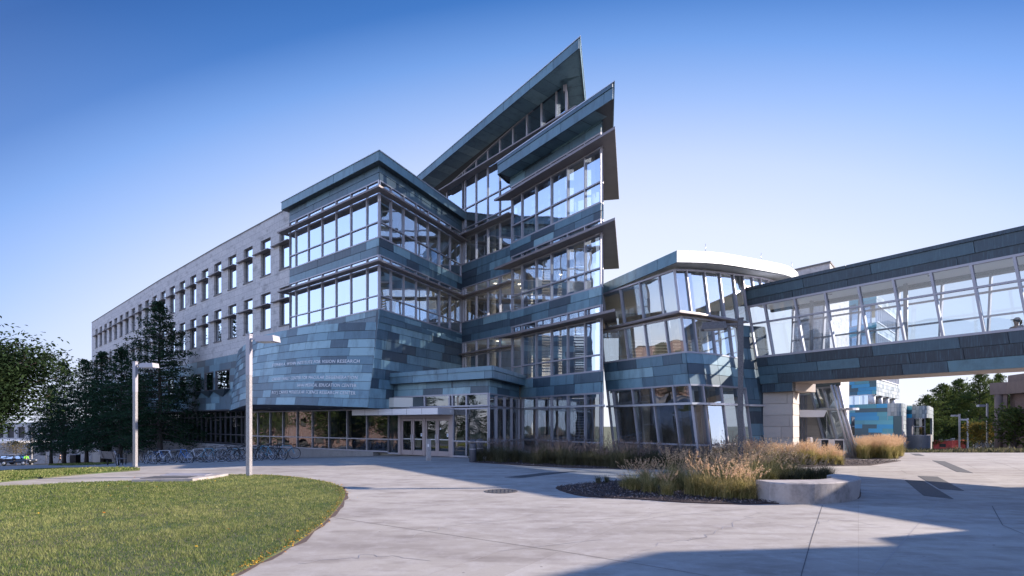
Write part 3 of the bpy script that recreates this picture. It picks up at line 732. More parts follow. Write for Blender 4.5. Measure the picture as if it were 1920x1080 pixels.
# vestibule copper band, fascia and roof
VB = Curve([W.pt(tw(722, 0), 0), V, Ve]); VB = Curve([W.pt(tw(722, 0), 0), Pd, V, W.pt(tw(973, 2), 0)])
mb = MB(); clad(mb, VB, 0, VB.L, 3.5, 4.22, .36, 21, shift=.12, lens=(1.2, 2.4)); mb.build('entrance_band', 'copper', BD)
VF = Curve([VB.pt(0, 0, .42), VB.pt(VB.c[1], 0, .42), VB.pt(VB.c[2], 0, .42), VB.pt(VB.L-.05, 0, .42)])
mb = MB(); clad(mb, VF, 0, VF.L, 4.22, 4.62, .4, 22, lens=(1.6, 2.6), tone=(.5, .8)); clad(mb, VF, 0, VF.L, 4.622, 4.86, .24, 23, lens=(3, 5), tone=(.6, .75), o=.06); mb.build('entrance_fascia', 'copper', BD)
mb = MB(); mb.prism([tuple(VF.pt(c, 0, -.02)[:2]) for c in VF.c]+[(.0, 35), (-4.5, 37.5), (-7.5, 33.6)], 4.2, 4.75); mb.build('entrance_roof', 'copper_dark', BD)

# ---- drum: leaning curved copper wall hung under the corner block
top = [Pp(px, D) for px, D in ((440, 47.0), (446, 43.5), (455, 40.6), (480, 36.4), (505, 34.8), (530, 33.7), (575, 32.3), (617, 31.4), (660, 30.95), (711, 30.7))]
bot = [(Pp(px, D), z) for px, D, z in ((430, 45.5, 2.9), (433, 42.5, 2.9), (439, 39.2, 2.9), (463, 35.4, 3.07), (488, 34.2, 3.07), (513, 33.2, 3.03), (556, 31.8, 2.97), (597, 30.9, 2.89), (640, 30.5, 2.83), (690, 30.3, 2.77))]
def resample(f, n):
    return [f(i/(n-1)) for i in range(n)]
def cr(pts, u):
    m = len(pts)-1; x = u*m; i = min(m-1, int(x)); t = x-i
    P4 = [Vector(pts[max(0, min(m, i+j-1))]) for j in range(4)]
    return .5*((2*P4[1])+(-P4[0]+P4[2])*t+(2*P4[0]-5*P4[1]+4*P4[2]-P4[3])*t*t+(-P4[0]+3*P4[1]-3*P4[2]+P4[3])*t**3)
class Drum:
    def __init__(s, zt=7.72):
        N_ = 160
        s.T = resample(lambda u: cr([(p.x, p.y, zt) for p in top], u), N_); s.B = resample(lambda u: cr([(p.x, p.y, z) for p, z in bot], u), N_)
        s.c = [0.]
        for i in range(N_-1): s.c.append(s.c[-1]+((s.T[i+1]+s.B[i+1])-(s.T[i]+s.B[i])).length/2)
        s.L = s.c[-1]; s.arr = np.array(s.c)
    def idx(s, t):
        i = int(np.searchsorted(s.arr, t))-1; i = max(0, min(len(s.c)-2, i)); return i, (t-s.c[i])/(s.c[i+1]-s.c[i])
    def pt(s, t, w, o=0.):
        i, f = s.idx(t); a = s.T[i].lerp(s.T[i+1], f); b = s.B[i].lerp(s.B[i+1], f); p = b.lerp(a, w)
        e = (s.T[i+1]-s.T[i]).normalized(); n = e.cross((a-b).normalized()); 
        return p-n*o if n.y > 0 and False else p+Vector((e.y, -e.x, 0)).normalized()*o
    def breaks(s, a, b): return [a, b]
    def tpx(s, px, w):
        best = min(range(len(s.c)), key=lambda i: abs((CX+F0*s.B[i].lerp(s.T[i], w).x/s.B[i].lerp(s.T[i], w).y)-px)); return s.c[best]
DR = Drum()
def clad_drum(mb, D, n, seed):
    rnd = random.Random(seed)
    for r in range(n):
        fa, fb = r/n, (r+1)/n; t = 0; first = True
        while t < D.L-.02:
            e = min(D.L, t+rnd.uniform(.8, 2.3)*(rnd.uniform(.3, 1) if first else 1)); first = False
            if D.L-e < .4: e = D.L
            tn = rtone(rnd, .16); k = max(1, int((e-t)/.3)); oo = .02+rnd.uniform(-.005, .005); g = .007/5.0*1.0
            cuts = [t+(e-t)*i/k for i in range(k+1)]
            q = []
            for w, ex in ((fa+g*1.8, .018), (fb-g*1.4, 0)):
                q.append([D.pt(c+(.008 if i == 0 else -.008 if i == k else 0), w, oo+ex) for i, c in enumerate(cuts)])
            q.append([D.pt(c, fa+g*1.4, -.02) for c in cuts])
            for i in range(k): mb.add([q[0][i], q[0][i+1], q[1][i+1], q[1][i]], [(0, 1, 2, 3)], tn); mb.add([q[2][i], q[2][i+1], q[0][i+1], q[0][i]], [(0, 1, 2, 3)], tn)
            t = e
mb = MB(); clad_drum(mb, DR, 10, 31)
m_ = 60
for i in range(m_):
    a, b = DR.L*i/m_, DR.L*(i+1)/m_
    mb.add([DR.pt(a, 0, 0), DR.pt(b, 0, 0), DR.pt(b, 1, 0), DR.pt(a, 1, 0), DR.pt(a, 0, -.2), DR.pt(b, 0, -.2), DR.pt(b, 1, -.2), DR.pt(a, 1, -.2)], [(0, 1, 2, 3), (7, 6, 5, 4), (3, 2, 6, 7), (4, 5, 1, 0)], .001)
DRUM = mb.build('curved_copper_wall', 'copper', BD)
# flank of the drum running back beside the entrance
f0t = Vector((*A, 8.44)); fl = Curve([A+Vector((-.1, -.05)), J])
class Flank(Curve):
    def pt(s, t, z, o=0.):
        p = Curve.pt(s, t, z, o); lean = (8.44-z)/(8.44-2.77)*(1-t/s.L)
        return p+Vector((-.54, -.40, 0))*lean
FL = Flank([A, J])
mb = MB(); clad(mb, FL, 0, FL.L, 2.75, 8.44, .56, 33, lens=(1.0, 2.6), shift=.08); mb.build('copper_cladding', 'copper', BD)
# soffit of the drum
so = [DR.pt(DR.L*i/40, 0, -.05) for i in range(41)]
vs = [(p.x, p.y, p.z+.02) for p in so]+[(-7.6, 32.7, 2.80)]+[tuple(W.pt(W.L*0+tw(px, 0), 0, -.3)[:2])+(2.80,) for px in (728, 650, 586, 506)]+[(-20.5, 42.2, 2.9), (-24, 46, 2.9)]
mb = MB(); mb.add(vs, [tuple(range(len(vs)))], .001); mb.build('drum_soffit', 'metal_dark', BD)
mb = MB(); mb.prism([(-7.0, 31.6), (-3.0, 31), (-1.5, 34.5), (-4, 39), (-14, 46), (-22, 44.5), (-19.5, 41.2)], 2.83, 3.4); mb.build('ceiling', 'ceiling', BD)
mb = MB(); pl = [(p.x, p.y) for p in [DR.pt(DR.L*i/20, 1, -.15) for i in range(21)]]+[(-4, 39), (-16, 44)]; mb.prism(pl, 7.45, 7.70); mb.build('drum_roof', 'copper_dark', BD)
for px, py in ((505, 766), (560, 762), (645, 768), (600, 770)):
    D = .98/((HY-py)/F0+1e-6); p = Pp(px, min(D, 33)); m2 = MB(); m2.lathe([(0, 0), (.07, 0), (.08, .01)], 12, c=(p.x, p.y, 2.79)); m2.build('downlight', 'lamp_glass', BD)

# raised lettering on the curved wall
def lettering(text, px_r, zc, width, h, parent):
    cu = bpy.data.curves.new('lettering', 'FONT'); cu.body = text; cu.size = 1; cu.extrude = .02; cu.resolution_u = 2; cu.space_character = 1.08
    ob = bpy.data.objects.new('tmp', cu); COL.objects.link(ob)
    me = bpy.data.meshes.new_from_object(ob.evaluated_get(bpy.context.evaluated_depsgraph_get()))
    xs = [v.co.x for v in me.vertices]; x0, x1 = min(xs), max(xs); sx = width/(x1-x0)
    w0 = (zc-2.9)/(7.72-2.9); tr = DR.tpx(px_r, w0)
    mb = MB(); vs = []
    for v in me.vertices:
        t = tr-(x1-v.co.x)*sx; w = w0+v.co.y*h/.72/(7.72-2.9); vs.append(DR.pt(t, w, .045+v.co.z*.6))
    mb.add(vs, [tuple(p.vertices) for p in me.polygons]); mb.build('lettering', 'letter', parent)
    bpy.data.objects.remove(ob); bpy.data.curves.remove(cu); bpy.data.meshes.remove(me)
LET = [("STEPHEN A. WYNN INSTITUTE FOR VISION RESEARCH", 673.5, 5.40, 512), ("CARVER FAMILY CENTER FOR MACULAR DEGENERATION", 671, 4.47, 511), ("SAHAI MEDICAL EDUCATION CENTER", 670, 4.02, 559), ("ROY J. CARVER MOLECULAR SCIENCE RESEARCH CENTER", 668.5, 3.60, 512)]
for txt, pr, z, plft in LET:
    w0 = (z-2.9)/(7.72-2.9); lettering(txt, pr, z, DR.tpx(pr, w0)-DR.tpx(plft, w0), .19, DRUM)

# ---- corner block (two glazed storeys over the drum)
WG = Curve([Vector((-12.5, 40.6)), B, A, J])
L1, R1 = 1, 2
lt = [WG.c[1]+.02]+[WG.tpx(p, k=L1) for p in (555, 578.6, 604, 630.4, 658, 688)]+[WG.c[2]-.05]
rt = [WG.c[2]+.05]+[WG.tpx(p, k=R1) for p in (733.5, 757, 780.4, 802.8, 824, 844.3)]+[WG.L-.12]
for i, (zb, zm, zu, ztop) in enumerate(((8.44, 9.26, 10.95, 11.6), (12.57, 13.5, 15.08, 15.9))):
    curtain(BD, WG, lt, [zb, zm, zu, ztop], 40+i, 'glass', tilt=.009, rail=.06)
    curtain(BD, WG, rt, [zb, zm, zu, ztop], 50+i, 'glass', tilt=.009, rail=.06)
    mb = MB(); bar(mb, WG, WG.c[1]-.9, WG.L-.02, zu+.02, zu+.07, .12, .60); bar(mb, WG, WG.c[1]-.9, WG.L-.02, zu+.0705, zu+.12, .55, .61); mb.build('sun_shade', 'shade_metal', BD)
    mb = MB()
    for t in lt[1:-1]+rt[1:-1]: bar(mb, WG, t-.02, t+.02, zu+.075, zu+.12, .05, .56)
    mb.build('shade_brackets', 'metal', BD)
    curtain(BD, WG, [.05, WG.c[1]-.03], [zb, zm, zu, ztop], 60+i, 'glass')
mb = MB(); clad(mb, WG, 0, WG.L, 11.6, 12.57, .49, 61, lens=(1.2, 2.6)); mb.build('spandrel_band', 'copper', BD)
mb = MB(); clad(mb, WG, 0, WG.L, 15.9, 16.75, .43, 62, lens=(2.2, 4.0), tone=(.25, .5)); mb.build('parapet_band', 'copper', BD)
mb = MB(); clad(mb, WG, 0, WG.L, 7.72, 8.44, .36, 63, lens=(1.2, 2.6), shift=-.05); mb.build('spandrel_band', 'copper', BD)
WF = Curve([WG.pt(c, 0, .38) for c in WG.c])
mb = MB(); clad(mb, WF, 0, WF.L, 16.72, 17.25, .53, 64, lens=(2.0, 3.5), tone=(.5, .78)); mb.build('roof_fascia', 'copper', BD)
mb = MB(); mb.prism([tuple(WF.pt(c, 0, -.03)[:2]) for c in WF.c]+[(-6, 46)], 16.7, 17.2); mb.build('roof', 'copper_dark', BD)
wing_poly = [tuple(WG.pt(c, 0, -.30)[:2]) for c in WG.c]+[(-3.9, 41)]
for z0, z1 in ((7.6, 8.36), (11.68, 12.5), (15.95, 16.6)):
    mb = MB(); mb.prism(wing_poly, z0, z1); mb.build('floor_slab', 'ceiling', BD)
mb = MB(); mb.prism([(-12.6, 40.5), (-4.0, 41.0), (-4.0, 41.3), (-12.6, 40.8)], 8, 16.5); mb.build('interior_wall', 'interior', BD)
for (x, y) in ((-8.2, 34.2), (-11.3, 37.0), (-6.1, 37.4)):
    mb = MB(); mb.path([(x, y, 8.3), (x, y, 16)], .28, 14); mb.build('column', 'ceiling', BD)

# ---- main glazed front and the pointed roof
MF = Curve([J, C1, C1+Vector((2.0, 11))])
mt = [.1]+[MF.tpx(p, k=0) for p in (872, 892.5, 914.4, 937, 961.7, 987.8, 1015, 1043)]+[MF.c[1]-.04]
low = [t for t in mt if t < MF.tpx(966, k=0)]
curtain(BD, MF, low, [4.8, 6.75, 7.8], 70, 'glass')
curtain(BD, MF, low, [9.23, 10.95, 11.8], 71, 'glass')
curtain(BD, MF, mt, [13.45, 15.35, 16.05, 17.5, 19.7], 72, 'glass', tilt=.003)
zcl = lambda t: 20.12+(22.0-20.12)*(t-MF.tpx(849, k=0))/(MF.c[1]-MF.tpx(849, k=0))
tc0 = MF.tpx(849, k=0)
mt2 = [max(tc0, -2.0)]+mt
curtain(BD, MF, mt2, [19.70, zcl], 73, 'glass', mw=.10, md=(-.3, .03))
curtain(BD, MF, [-2.0, .1], [17.2, 19.75], 74, 'glass')
mb = MB(); clad(mb, MF, 0, MF.c[1], 7.8, 9.23, .48, 75, lens=(1.3, 2.8), shift=-.05); mb.build('spandrel_band', 'copper', BD)
mb = MB(); clad(mb, MF, 0, MF.c[1], 11.8, 13.45, .55, 76, lens=(1.3, 2.8), shift=-.12); mb.build('spandrel_band', 'copper', BD)
for z, o, w in ((6.85, .5, .07), (11.0, .5, .07), (15.38, .6, .07), (19.52, .62, .08)):
    mb = MB(); t1 = MF.L if z > 19 else MF.tpx(966, k=0)
    bar(mb, MF, -.3 if z < 17 else -2.2, MF.c[1] if z > 19 else t1, z, z+w, .06, o); mb.build('sun_shade', 'shade_metal', BD)
for k in range(2):   # right side glazing of the main block
    curtain(BD, MF, [MF.c[1]+.04, MF.c[1]+2.7, MF.c[1]+5.4, MF.c[1]+8.1, MF.L], [(13.45, 17.5), (17.55, 21.3)][k], 77+k, 'glass')
mb = MB(); bar(mb, MF, MF.c[1]+.04, MF.L, 21.3, 22.0, -.2, 0); mb.build('side_fascia', 'metal', BD)
# pointed roof: edge line 1.5 m in front of the front, rising to the tip
nrm = MF.n[0]; e_ = MF.e[0]; P0 = MF.p[0]+nrm*1.5
tip = P0+e_*13.0; lft = P0+e_*(-4.7); rgt = Vector((4.75, 34.2)); rgt = tip+(rgt-tip).normalized()*14
def zr(x, y):
    t = (Vector((x, y))-P0).dot(e_); return 20.8+(22.3-20.8)*(t+4.7)/17.7
inl = MF.p[0]+e_*(-2.4); inr = Vector((MF.p[1].x, MF.p[1].y))
RP = [tuple(lft), tuple(tip), tuple(rgt), (2, 50), (-8, 52)]
mb = MB(); mb.prism(RP, lambda x, y: zr(x, y)-.40, zr); mb.build('pointed_roof', 'copper_dark', BD)
RC_ = Curve([lft, tip, rgt])
mb = MB(); clad(mb, RC_, 0, RC_.L, lambda t: zr(*RC_.pt(t, 0)[:2])-.52, lambda t: zr(*RC_.pt(t, 0)[:2])+.03, .6, 81, lens=(1.7, 2.4), tone=(.5, .7), back=.03); mb.build('roof_fascia', 'copper', BD)
# boarded soffit: strips of greener copper
mb = MB(); a = RC_
rnd = random.Random(8); t = .3
while t < RC_.c[1]-2.6:
    L_ = .95; t2 = min(t+L_, RC_.c[1]-2.2)
    p, q = RC_.pt(t, 0, -.05), RC_.pt(t2, 0, -.05); p2, q2 = RC_.pt(t, 0, -1.46), RC_.pt(t2, 0, -1.46)
    mb.quad(*[(v.x, v.y, zr(v.x, v.y)-.43) for v in (p, p2, q2, q)], rnd.uniform(.68, .98)); t = t2+.02
q4 = [RC_.pt(RC_.c[1]-.03, 0, -.02), RC_.pt(RC_.c[1]-2.2, 0, -.05), RC_.pt(RC_.c[1]-2.2, 0, -1.42), RC_.pt(RC_.c[1]+2.2, 0, -1.1), RC_.pt(RC_.c[1]+2.2, 0, -.05)]
mb.add([(v.x, v.y, zr(v.x, v.y)-.435) for v in q4], [(0, 1, 2, 3, 4)], .8)
t = RC_.c[1]+2.22
while t < RC_.L-.2:
    t2 = t+.8; w_ = 1.3
    p, q = RC_.pt(t, 0, -.05), RC_.pt(t2, 0, -.05); p2, q2 = RC_.pt(t, 0, -w_), RC_.pt(t2, 0, -w_)
    mb.quad(*[(v.x, v.y, zr(v.x, v.y)-.43) for v in (p, p2, q2, q)], rnd.uniform(.68, .98)); t = t2+.02
mb.build('soffit_boards', 'copper', BD)
# floors and core of the main block
mb = MB(); mb.prism([(-22, 46.5), (-12, 46.0), (-2.4, 45.6), (2.2, 41.2), (4.4, 44), (2, 60), (-24, 60)], -1, 17.4); mb.build('inner_core', 'interior', BD)
mp = [tuple(MF.pt(c, 0, -.3)[:2]) for c in MF.c]+[(2.5, 45), (-4, 47)]
for z0, z1 in ((3.7, 4.35), (8.0, 8.95), (12.0, 13.3), (17.55, 17.62)):
    mb = MB(); mb.prism(mp if z0 < 17 else [(q[0], q[1]) for q in mp], z0, z1); mb.build('floor_slab', 'ceiling' if z0 < 17 else 'metal', BD)
for x, y in ((-1.4, 39.4), (1.2, 36.4), (-3.5, 42.5), (2.8, 34.6)):
    mb = MB(); mb.path([(x, y, .0), (x, y, 20.5)], .22, 12); mb.build('column', 'ceiling', BD)
rnd = random.Random(4)
for z in (8.0, 12.0):
    for k in range(6):
        t = rnd.uniform(.8, 8); p = MF.pt(t, z-.02, -rnd.uniform(1.2, 4)); m2 = MB(); m2.lathe([(0, 0), (.11, 0), (.12, .015)], 12, c=p); m2.build('downlight', 'downlight', BD)

# ---- stair tower in front: flat sharp roof, three sun shades, glass on both sides
TR = T1+Vector((1.45, 8.2))
TW = Curve([T0+Vector((.50, .70)), T0, T1, TR])
tp = [TW.tpx(p, k=1) for p in (960, 978.9, 1005.5, 1034.2, 1064.7, 1097.2)]+[TW.c[2]-.05]
ts_side = [TW.c[2]+.05, TW.c[2]+1.4, TW.c[2]+2.8, TW.c[2]+4.2, TW.c[2]+5.6, TW.c[2]+7.0, TW.L]
LV = [(4.6, 5.5, 7.35, 8.13), (9.05, 10.06, 11.85, 12.65), (13.46, 14.6, 16.35, 17.18)]
for i, zs in enumerate(LV):
    curtain(BD, TW, tp, list(zs), 90+i, 'glass', rail=.075, md=(-.42, .06))
    curtain(BD, TW, ts_side, list(zs), 95+i, 'glass', rail=.075)
    z = zs[2]+.06; mb = MB()
    SH = [None, Vector((5.08, 26.3)), Vector((6.95, 34.6))]; SI = [TW.pt(TW.c[1]-.2, z, .05), TW.pt(TW.c[2], z, .04), TW.pt(TW.L-1.4, z, .03)]
    SH[0] = Vector((TW.pt(TW.c[1]+.001, z, .70)-Vector((TW.e[1].x, TW.e[1].y, 0))*.9)[:2])
    mb.prism([tuple(v[:2]) for v in SH]+[tuple(v[:2]) for v in SI[::-1]], z, z+.07); SE = Curve(SH); bar(mb, SE, 0, SE.L, z+.0705, z+.13, -.07, .0); mb.build('sun_shade', 'shade_metal', BD)
    mb = MB()
    for t in tp: bar(mb, TW, t-.02, t+.02, z+.075, z+.12, .05, .62)
    mb.build('shade_brackets', 'metal', BD)
curtain(BD, TW, [TW.tpx(978.9, k=1), *tp[2:]], [.02, .85, 2.8, 3.52], 101, 'glass', rail=.075, md=(-.3, .06))
mb = MB(); bar(mb, TW, TW.tpx(985, k=1), TW.c[2]+.9, 2.76, 2.86, .06, .16); mb.build('transom_rail', 'alu', BD)
curtain(BD, TW, ts_side, [.02, .85, 2.8, 3.52], 102, 'glass')
for j, (z0, z1, nn) in enumerate(((3.52, 4.6, .46), (8.13, 9.05, .46), (12.65, 13.46, .41), (17.18, 18.15, .49))):
    mb = MB(); clad(mb, TW, .0 if j else TW.tpx(977, k=1), TW.L, z0, z1, nn, 110+j, lens=(1.2, 2.9), shift=(.12, 0, -.05, -.15)[j], o=.05); mb.build('spandrel_band', 'copper', BD)
TF = Curve([(.75, 37.2), (-.90, 33.95), (4.94, 26.0), (6.8, 36.6)])
mb = MB(); mb.prism([tuple(p) for p in TF.p], 17.78, 18.4); mb.build('roof', 'copper_dark', BD)
mb = MB(); clad(mb, TF, 0, TF.L, 17.70, 18.26, .56, 120, lens=(2.3, 3.6), tone=(.45, .62), back=.03); clad(mb, TF, 0, TF.L, 18.265, 18.47, .2, 121, lens=(4, 6), tone=(.15, .3), o=.05, back=.03); mb.build('roof_fascia', 'copper', BD)
mb = MB()
for i in range(8):
    t0_, t1_ = TF.c[1]+.1+i*1.06, TF.c[1]+1.12+i*1.06
    mb.quad(*[(v.x, v.y, 17.765) for v in (TF.pt(t0_, 0, -.04), TF.pt(t0_, 0, -.95), TF.pt(t1_, 0, -.95), TF.pt(t1_, 0, -.04))], random.Random(i).uniform(.5, .8))
mb.build('soffit_boards', 'copper', BD)
for C_, zf in ((WF, lambda t: 17.25), (TF, lambda t: 18.47), (RC_, lambda t: zr(*RC_.pt(t, 0)[:2])+.03)):
    mb = MB(); bar(mb, C_, 0, C_.L, zf, (lambda t, zf=zf: zf(t)+.045), -.12, .07); mb.build('roof_edge_highlight', 'alu', BD)  # bright metal edge, also standing in for the backlit rim highlight
tpoly = [tuple(TW.pt(c, 0, -.45)[:2]) for c in TW.c]+[(3.5, 37.5), (1.2, 36)]
for z0, z1 in ((3.62, 4.5), (8.22, 8.98), (12.72, 13.40), (17.25, 17.7)):
    mb = MB(); mb.prism([tuple(TW.pt(c, 0, -.45)[:2]) for c in TW.c[1:]]+[(3.5, 37.5), (1.0, 35.4)], z0, z1); mb.build('floor_slab', 'ceiling', BD)
for x, y in ((3.2, 31.6), (5.2, 34.9), (1.6, 34.4)):
    mb = MB(); mb.path([(x, y, 0), (x, y, 17.5)], .24, 14); mb.build('column', 'ceiling', BD)
# louvred screens inside the tower and a stair flight
for z0, z1 in ((5.3, 8.0), (9.6, 12.5)):
    mb = MB(); z = z0
    SC = Curve([(1.2, 35.6), (5.5, 35.8)])
    while z < z1: bar(mb, SC, 0, SC.L, z, z+.07, -.06, .02); z += .19
    bar(mb, SC, -.05, .05, z0-.3, z1, -.08, .03); bar(mb, SC, SC.L-.05, SC.L+.05, z0-.3, z1, -.08, .03); mb.build('louvre_screen', 'ceiling', BD)
mb = MB()
for z0 in (0, 4.5, 9.0):
    for i in range(14):
        y = 30.8+i*.27; mb.box((4.05+i*.035, y, z0+.16+i*.165), (1.0, .30, .05))
    mb.add([(3.55, 30.6, z0-.1), (3.62, 30.6, z0-.1), (4.1, 34.6, z0+2.3), (4.03, 34.6, z0+2.3), (3.55, 30.6, z0+.25), (3.62, 30.6, z0+.25), (4.1, 34.6, z0+2.65), (4.03, 34.6, z0+2.65)], [(0, 1, 2, 3), (7, 6, 5, 4), (0, 4, 5, 1), (1, 5, 6, 2), (2, 6, 7, 3), (3, 7, 4, 0)])
mb.build('stair_flight', 'white_paint', BD)
rnd = random.Random(14)
for z in (3.6, 8.2, 12.7):
    for k in range(4):
        t = rnd.uniform(TW.c[1]+.8, TW.c[2]-1); p = TW.pt(t, z-.01, -rnd.uniform(1.0, 1.9)); m2 = MB(); m2.lathe([(0, 0), (.09, 0), (.1, .015)], 12, c=p); m2.build('downlight', 'downlight', BD)
# ground storey interior: floor, back wall, columns, desk
mb = MB(); mb.prism([(-20, 42), (-3.4, 30), (-1.4, 28.6), (.4, 33.9), (4.6, 28.4), (6.2, 36.5), (6, 45), (-20, 50)], -.3, .012); mb.build('ground_floor', 'interior', BD)
mb = MB(); mb.prism([(-18, 45.0), (-5.0, 36.0), (-.5, 38.5), (5.6, 36.8), (5.6, 37.1), (-.5, 38.9), (-5.0, 36.3), (-18, 45.4)], 0, 3.6); mb.build('interior_wall', 'interior_dark', BD)
for x, y in ((-2.05, 29.5), (-7.4, 33.9), (-12.4, 37.3), (-16.5, 40.4)):
    mb = MB(); mb.path([(x, y, 0), (x, y, 3.5)], .32, 18); mb.build('column', 'concrete_wall', BD)
mb = MB(); mb.box((1.6, 35.2, .55), (2.2, .6, 1.1), .3); mb.build('reception_desk', 'stone_panel', BD)

# ---- concrete plinth / retaining wall at the ground storey, falling ground in front
PW = Curve([Pp(214, 63.5), Pp(330, 52.0), Pp(440, 43.2), Q+Vector((-.1, -.4)), W.pt(tw(705, 0), 0, .02)])
mb = MB(); bar(mb, PW, 0, PW.L, -6.5, .1, -.3, .22); mb.build('retaining_wall', 'concrete_wall', BD)
# ================================================================== rotunda
RT = thing('rotunda', (10, 28, 0), 'leaning glass and copper pavilion with a curved flat roof between the tower and the footbridge', 'building')
RS = (-.11, .03)
RW = Curve([(5.12, 29.7), (8.2, 25.1), (9.1, 25.5), (10.0, 26.05), (11.0, 26.9), (11.95, 27.7), (12.75, 28.0), (13.6, 28.25), (14.5, 29.6), (14.4, 33)], RS, 5.0)
R3 = Curve([(5.0, 29.7), (7.62, 25.05), (8.6, 25.55), (9.6, 26.2), (10.6, 26.85), (11.6, 27.5), (12.7, 28.2), (13.8, 28.95), (14.8, 29.8), (15.5, 31.0), (15.7, 33)], RS, 9.1)
def zroof(x, y):
    s = max(0., (x-7.5)*.93+(y-24.25)*.37); return 9.74+.125*s-.0045*s*s
c1 = RW.c[1]
def rt(pxs, z): return [RW.tpx(p, z) for p in pxs]
def uniq(l):
    l = sorted(l); o = [l[0]]
    for t in l[1:]:
        if t-o[-1] > .35: o.append(t)
    return o
g1 = [.05]+[RW.tpx(p, 3.74, 0) for p in (1148.7, 1184.8, 1222.8, 1261.7)]+[c1]+uniq([RW.tpx(p, 3.74) for p in (1317.2, 1351.5, 1385, 1409)])
cE = RW.c[5]
g1 = [t for t in g1 if t < cE-.3]+[cE]
g2 = [.05]+[RW.tpx(p, 7.0, 0) for p in (1171, 1208, 1246.7)]+[c1]+uniq([RW.tpx(p, 7.0) for p in (1300, 1334, 1366.7)])
g2 = [t for t in g2 if t < cE-.3]+[cE]
g3 = [.05]+[R3.tpx(p, 9.1, 0) for p in (1162.5, 1198.7, 1235)]+[R3.c[1]]+uniq([R3.tpx(p, 9.1) for p in (1287, 1321, 1350, 1376, 1394, 1412, 1428, 1442, 1456, 1470)])
while g3[-1] < R3.L-.9: g3.append(g3[-1]+.95)
curtain(RT, RW, g1, [.0, .85, 2.8, 3.74], 200, 'glass_low', md=(-.30, .05), tilt=.003)
curtain(RT, RW, g2, [5.2, 6.95], 201, 'glass_low', md=(-.30, .05), tilt=.003)
z3 = lambda t: zroof(*R3.pt(t, 9.1)[:2])-.66
tB = R3.tpx(1394, 9.1); F3 = curtain(RT, R3, [t for t in g3 if t < tB+.1], [7.1, z3], 202, 'glass_low', md=(-.16, .05), tilt=.002)
curtain(RT, R3, [t for t in g3 if t > tB-.1], [9.0, z3], 203, 'glass_low', md=(-.16, .05), tilt=.002)
# the pane that mirrors the sun: leans a few degrees in its frame
star = Vector((.425, 1, .243)).normalized(); nreq = (sdir-star).normalized()
for g in F3.children:
    if not g.name.startswith('glass_pane'): continue
    cs = [v.co+origin(RT) for v in g.data.vertices]; c = sum(cs, Vector())/len(cs); pxs = [CX+F0*v.x/v.y for v in cs]
    if min(pxs) < 1385 < max(pxs) and len(cs) >= 4:
        nw = (cs[1]-cs[0]).cross(cs[3]-cs[0]).normalized()
        for v, w in zip(g.data.vertices, cs): v.co = w-nw*((w-c).dot(nreq)/nw.dot(nreq))-origin(RT)
mb = MB(); clad(mb, RW, 0, RW.L-1.5, 3.74, 5.2, .5, 203, lens=(1.0, 2.2), shift=.02); mb.build('spandrel_band', 'copper', RT)
mb = MB(); bar(mb, R3, 0, R3.c[5], 7.0, 7.08, -.5, .30); mb.build('sun_shade', 'shade_metal', RT)
mb = MB(); bar(mb, RW, 0, RW.c[7]-.1, 2.76, 2.86, .06, .18); mb.build('transom_rail', 'alu', RT)
mb = MB(); clad(mb, RW, cE+.04, RW.c[7]+.3, 5.2, 7.0, .6, 204, lens=(.8, 1.6), shift=-.1); clad(mb, RW, cE+.04, RW.c[7], 0, 3.74, .6, 205, lens=(.8, 1.6), shift=-.15); mb.build('copper_cladding', 'copper', RT)
rf = [(5.10, 30.2), (7.5, 24.25)]+[tuple(p) for p in [cr([(7.5, 24.25, 0), (9.65, 25.35, 0), (11.9, 26.95, 0), (13.4, 28.0, 0), (14.85, 29.0, 0), (16.1, 30.3, 0), (16.9, 31.6, 0), (17.0, 33.5, 0)], i/18)[:2] for i in range(1, 19)]]
RF = Curve([Vector(p) for p in rf])
mb = MB(); mb.prism(rf+[(15, 37), (6.4, 36)], lambda x, y: zroof(x, y)-.52, lambda x, y: zroof(x, y)-.12); mb.build('roof', 'copper_dark', RT)
zr1 = lambda t: zroof(*RF.pt(t, 0)[:2]); zr0 = lambda t: zr1(t)-.54
mb = MB(); clad(mb, RF, 0, RF.c[1], zr0, zr1, .54, 206, lens=(1.5, 2.6), tone=(.62, .8), back=.03); mb.build('roof_fascia', 'copper', RT)
mat('copper_lit', (.42, .46, .48), .5, tone=[(0, (.36, .40, .42)), (1, (.56, .58, .59))], noise=(2.5, (.30, .35, .36), 6, .5, .5, .8, (1, 1, .4)))  # lightened copper copy: sunlight put into the right fascia's colour, soffit shares it
mb = MB(); clad(mb, RF, RF.c[1], RF.L, zr0, zr1, .54, 207, lens=(1.5, 2.6), tone=(.2, .9), back=.03); mb.build('roof_fascia', 'copper_lit', RT)
mb = MB(); vs = [(p[0]+.0, p[1]+.03, zroof(*p)-.535) for p in rf]; mb.add(vs+[(15, 36, zroof(15, 36)-.535), (6.4, 35, zroof(6.4, 35)-.535)], [tuple(range(len(vs)+2))[::-1]], .3); mb.build('soffit', 'copper_lit', RT)
for i in (3, 8, 13, 17):   # lightning rods on the roof edge
    p = RF.p[i]; m2 = MB(); zq = zroof(p.x, p.y); m2.path([(p.x, p.y+.1, zq-.04), (p.x, p.y+.1, zq+.4)], .012, 5); m2.build('lightning_rod', 'alu', RT)
rpoly = [tuple(RW.pt(c, 5.0, -.35)[:2]) for c in RW.c]+[(6.5, 36)]
for z0, z1, s in ((3.9, 4.7, 0), (8.9, 9.15, 0)):
    mb = MB(); d = Vector(RS)*(z0-5); mb.prism([(q[0]+d.x, q[1]+d.y) for q in rpoly], z0, z1); mb.build('floor_slab', 'ceiling', RT)
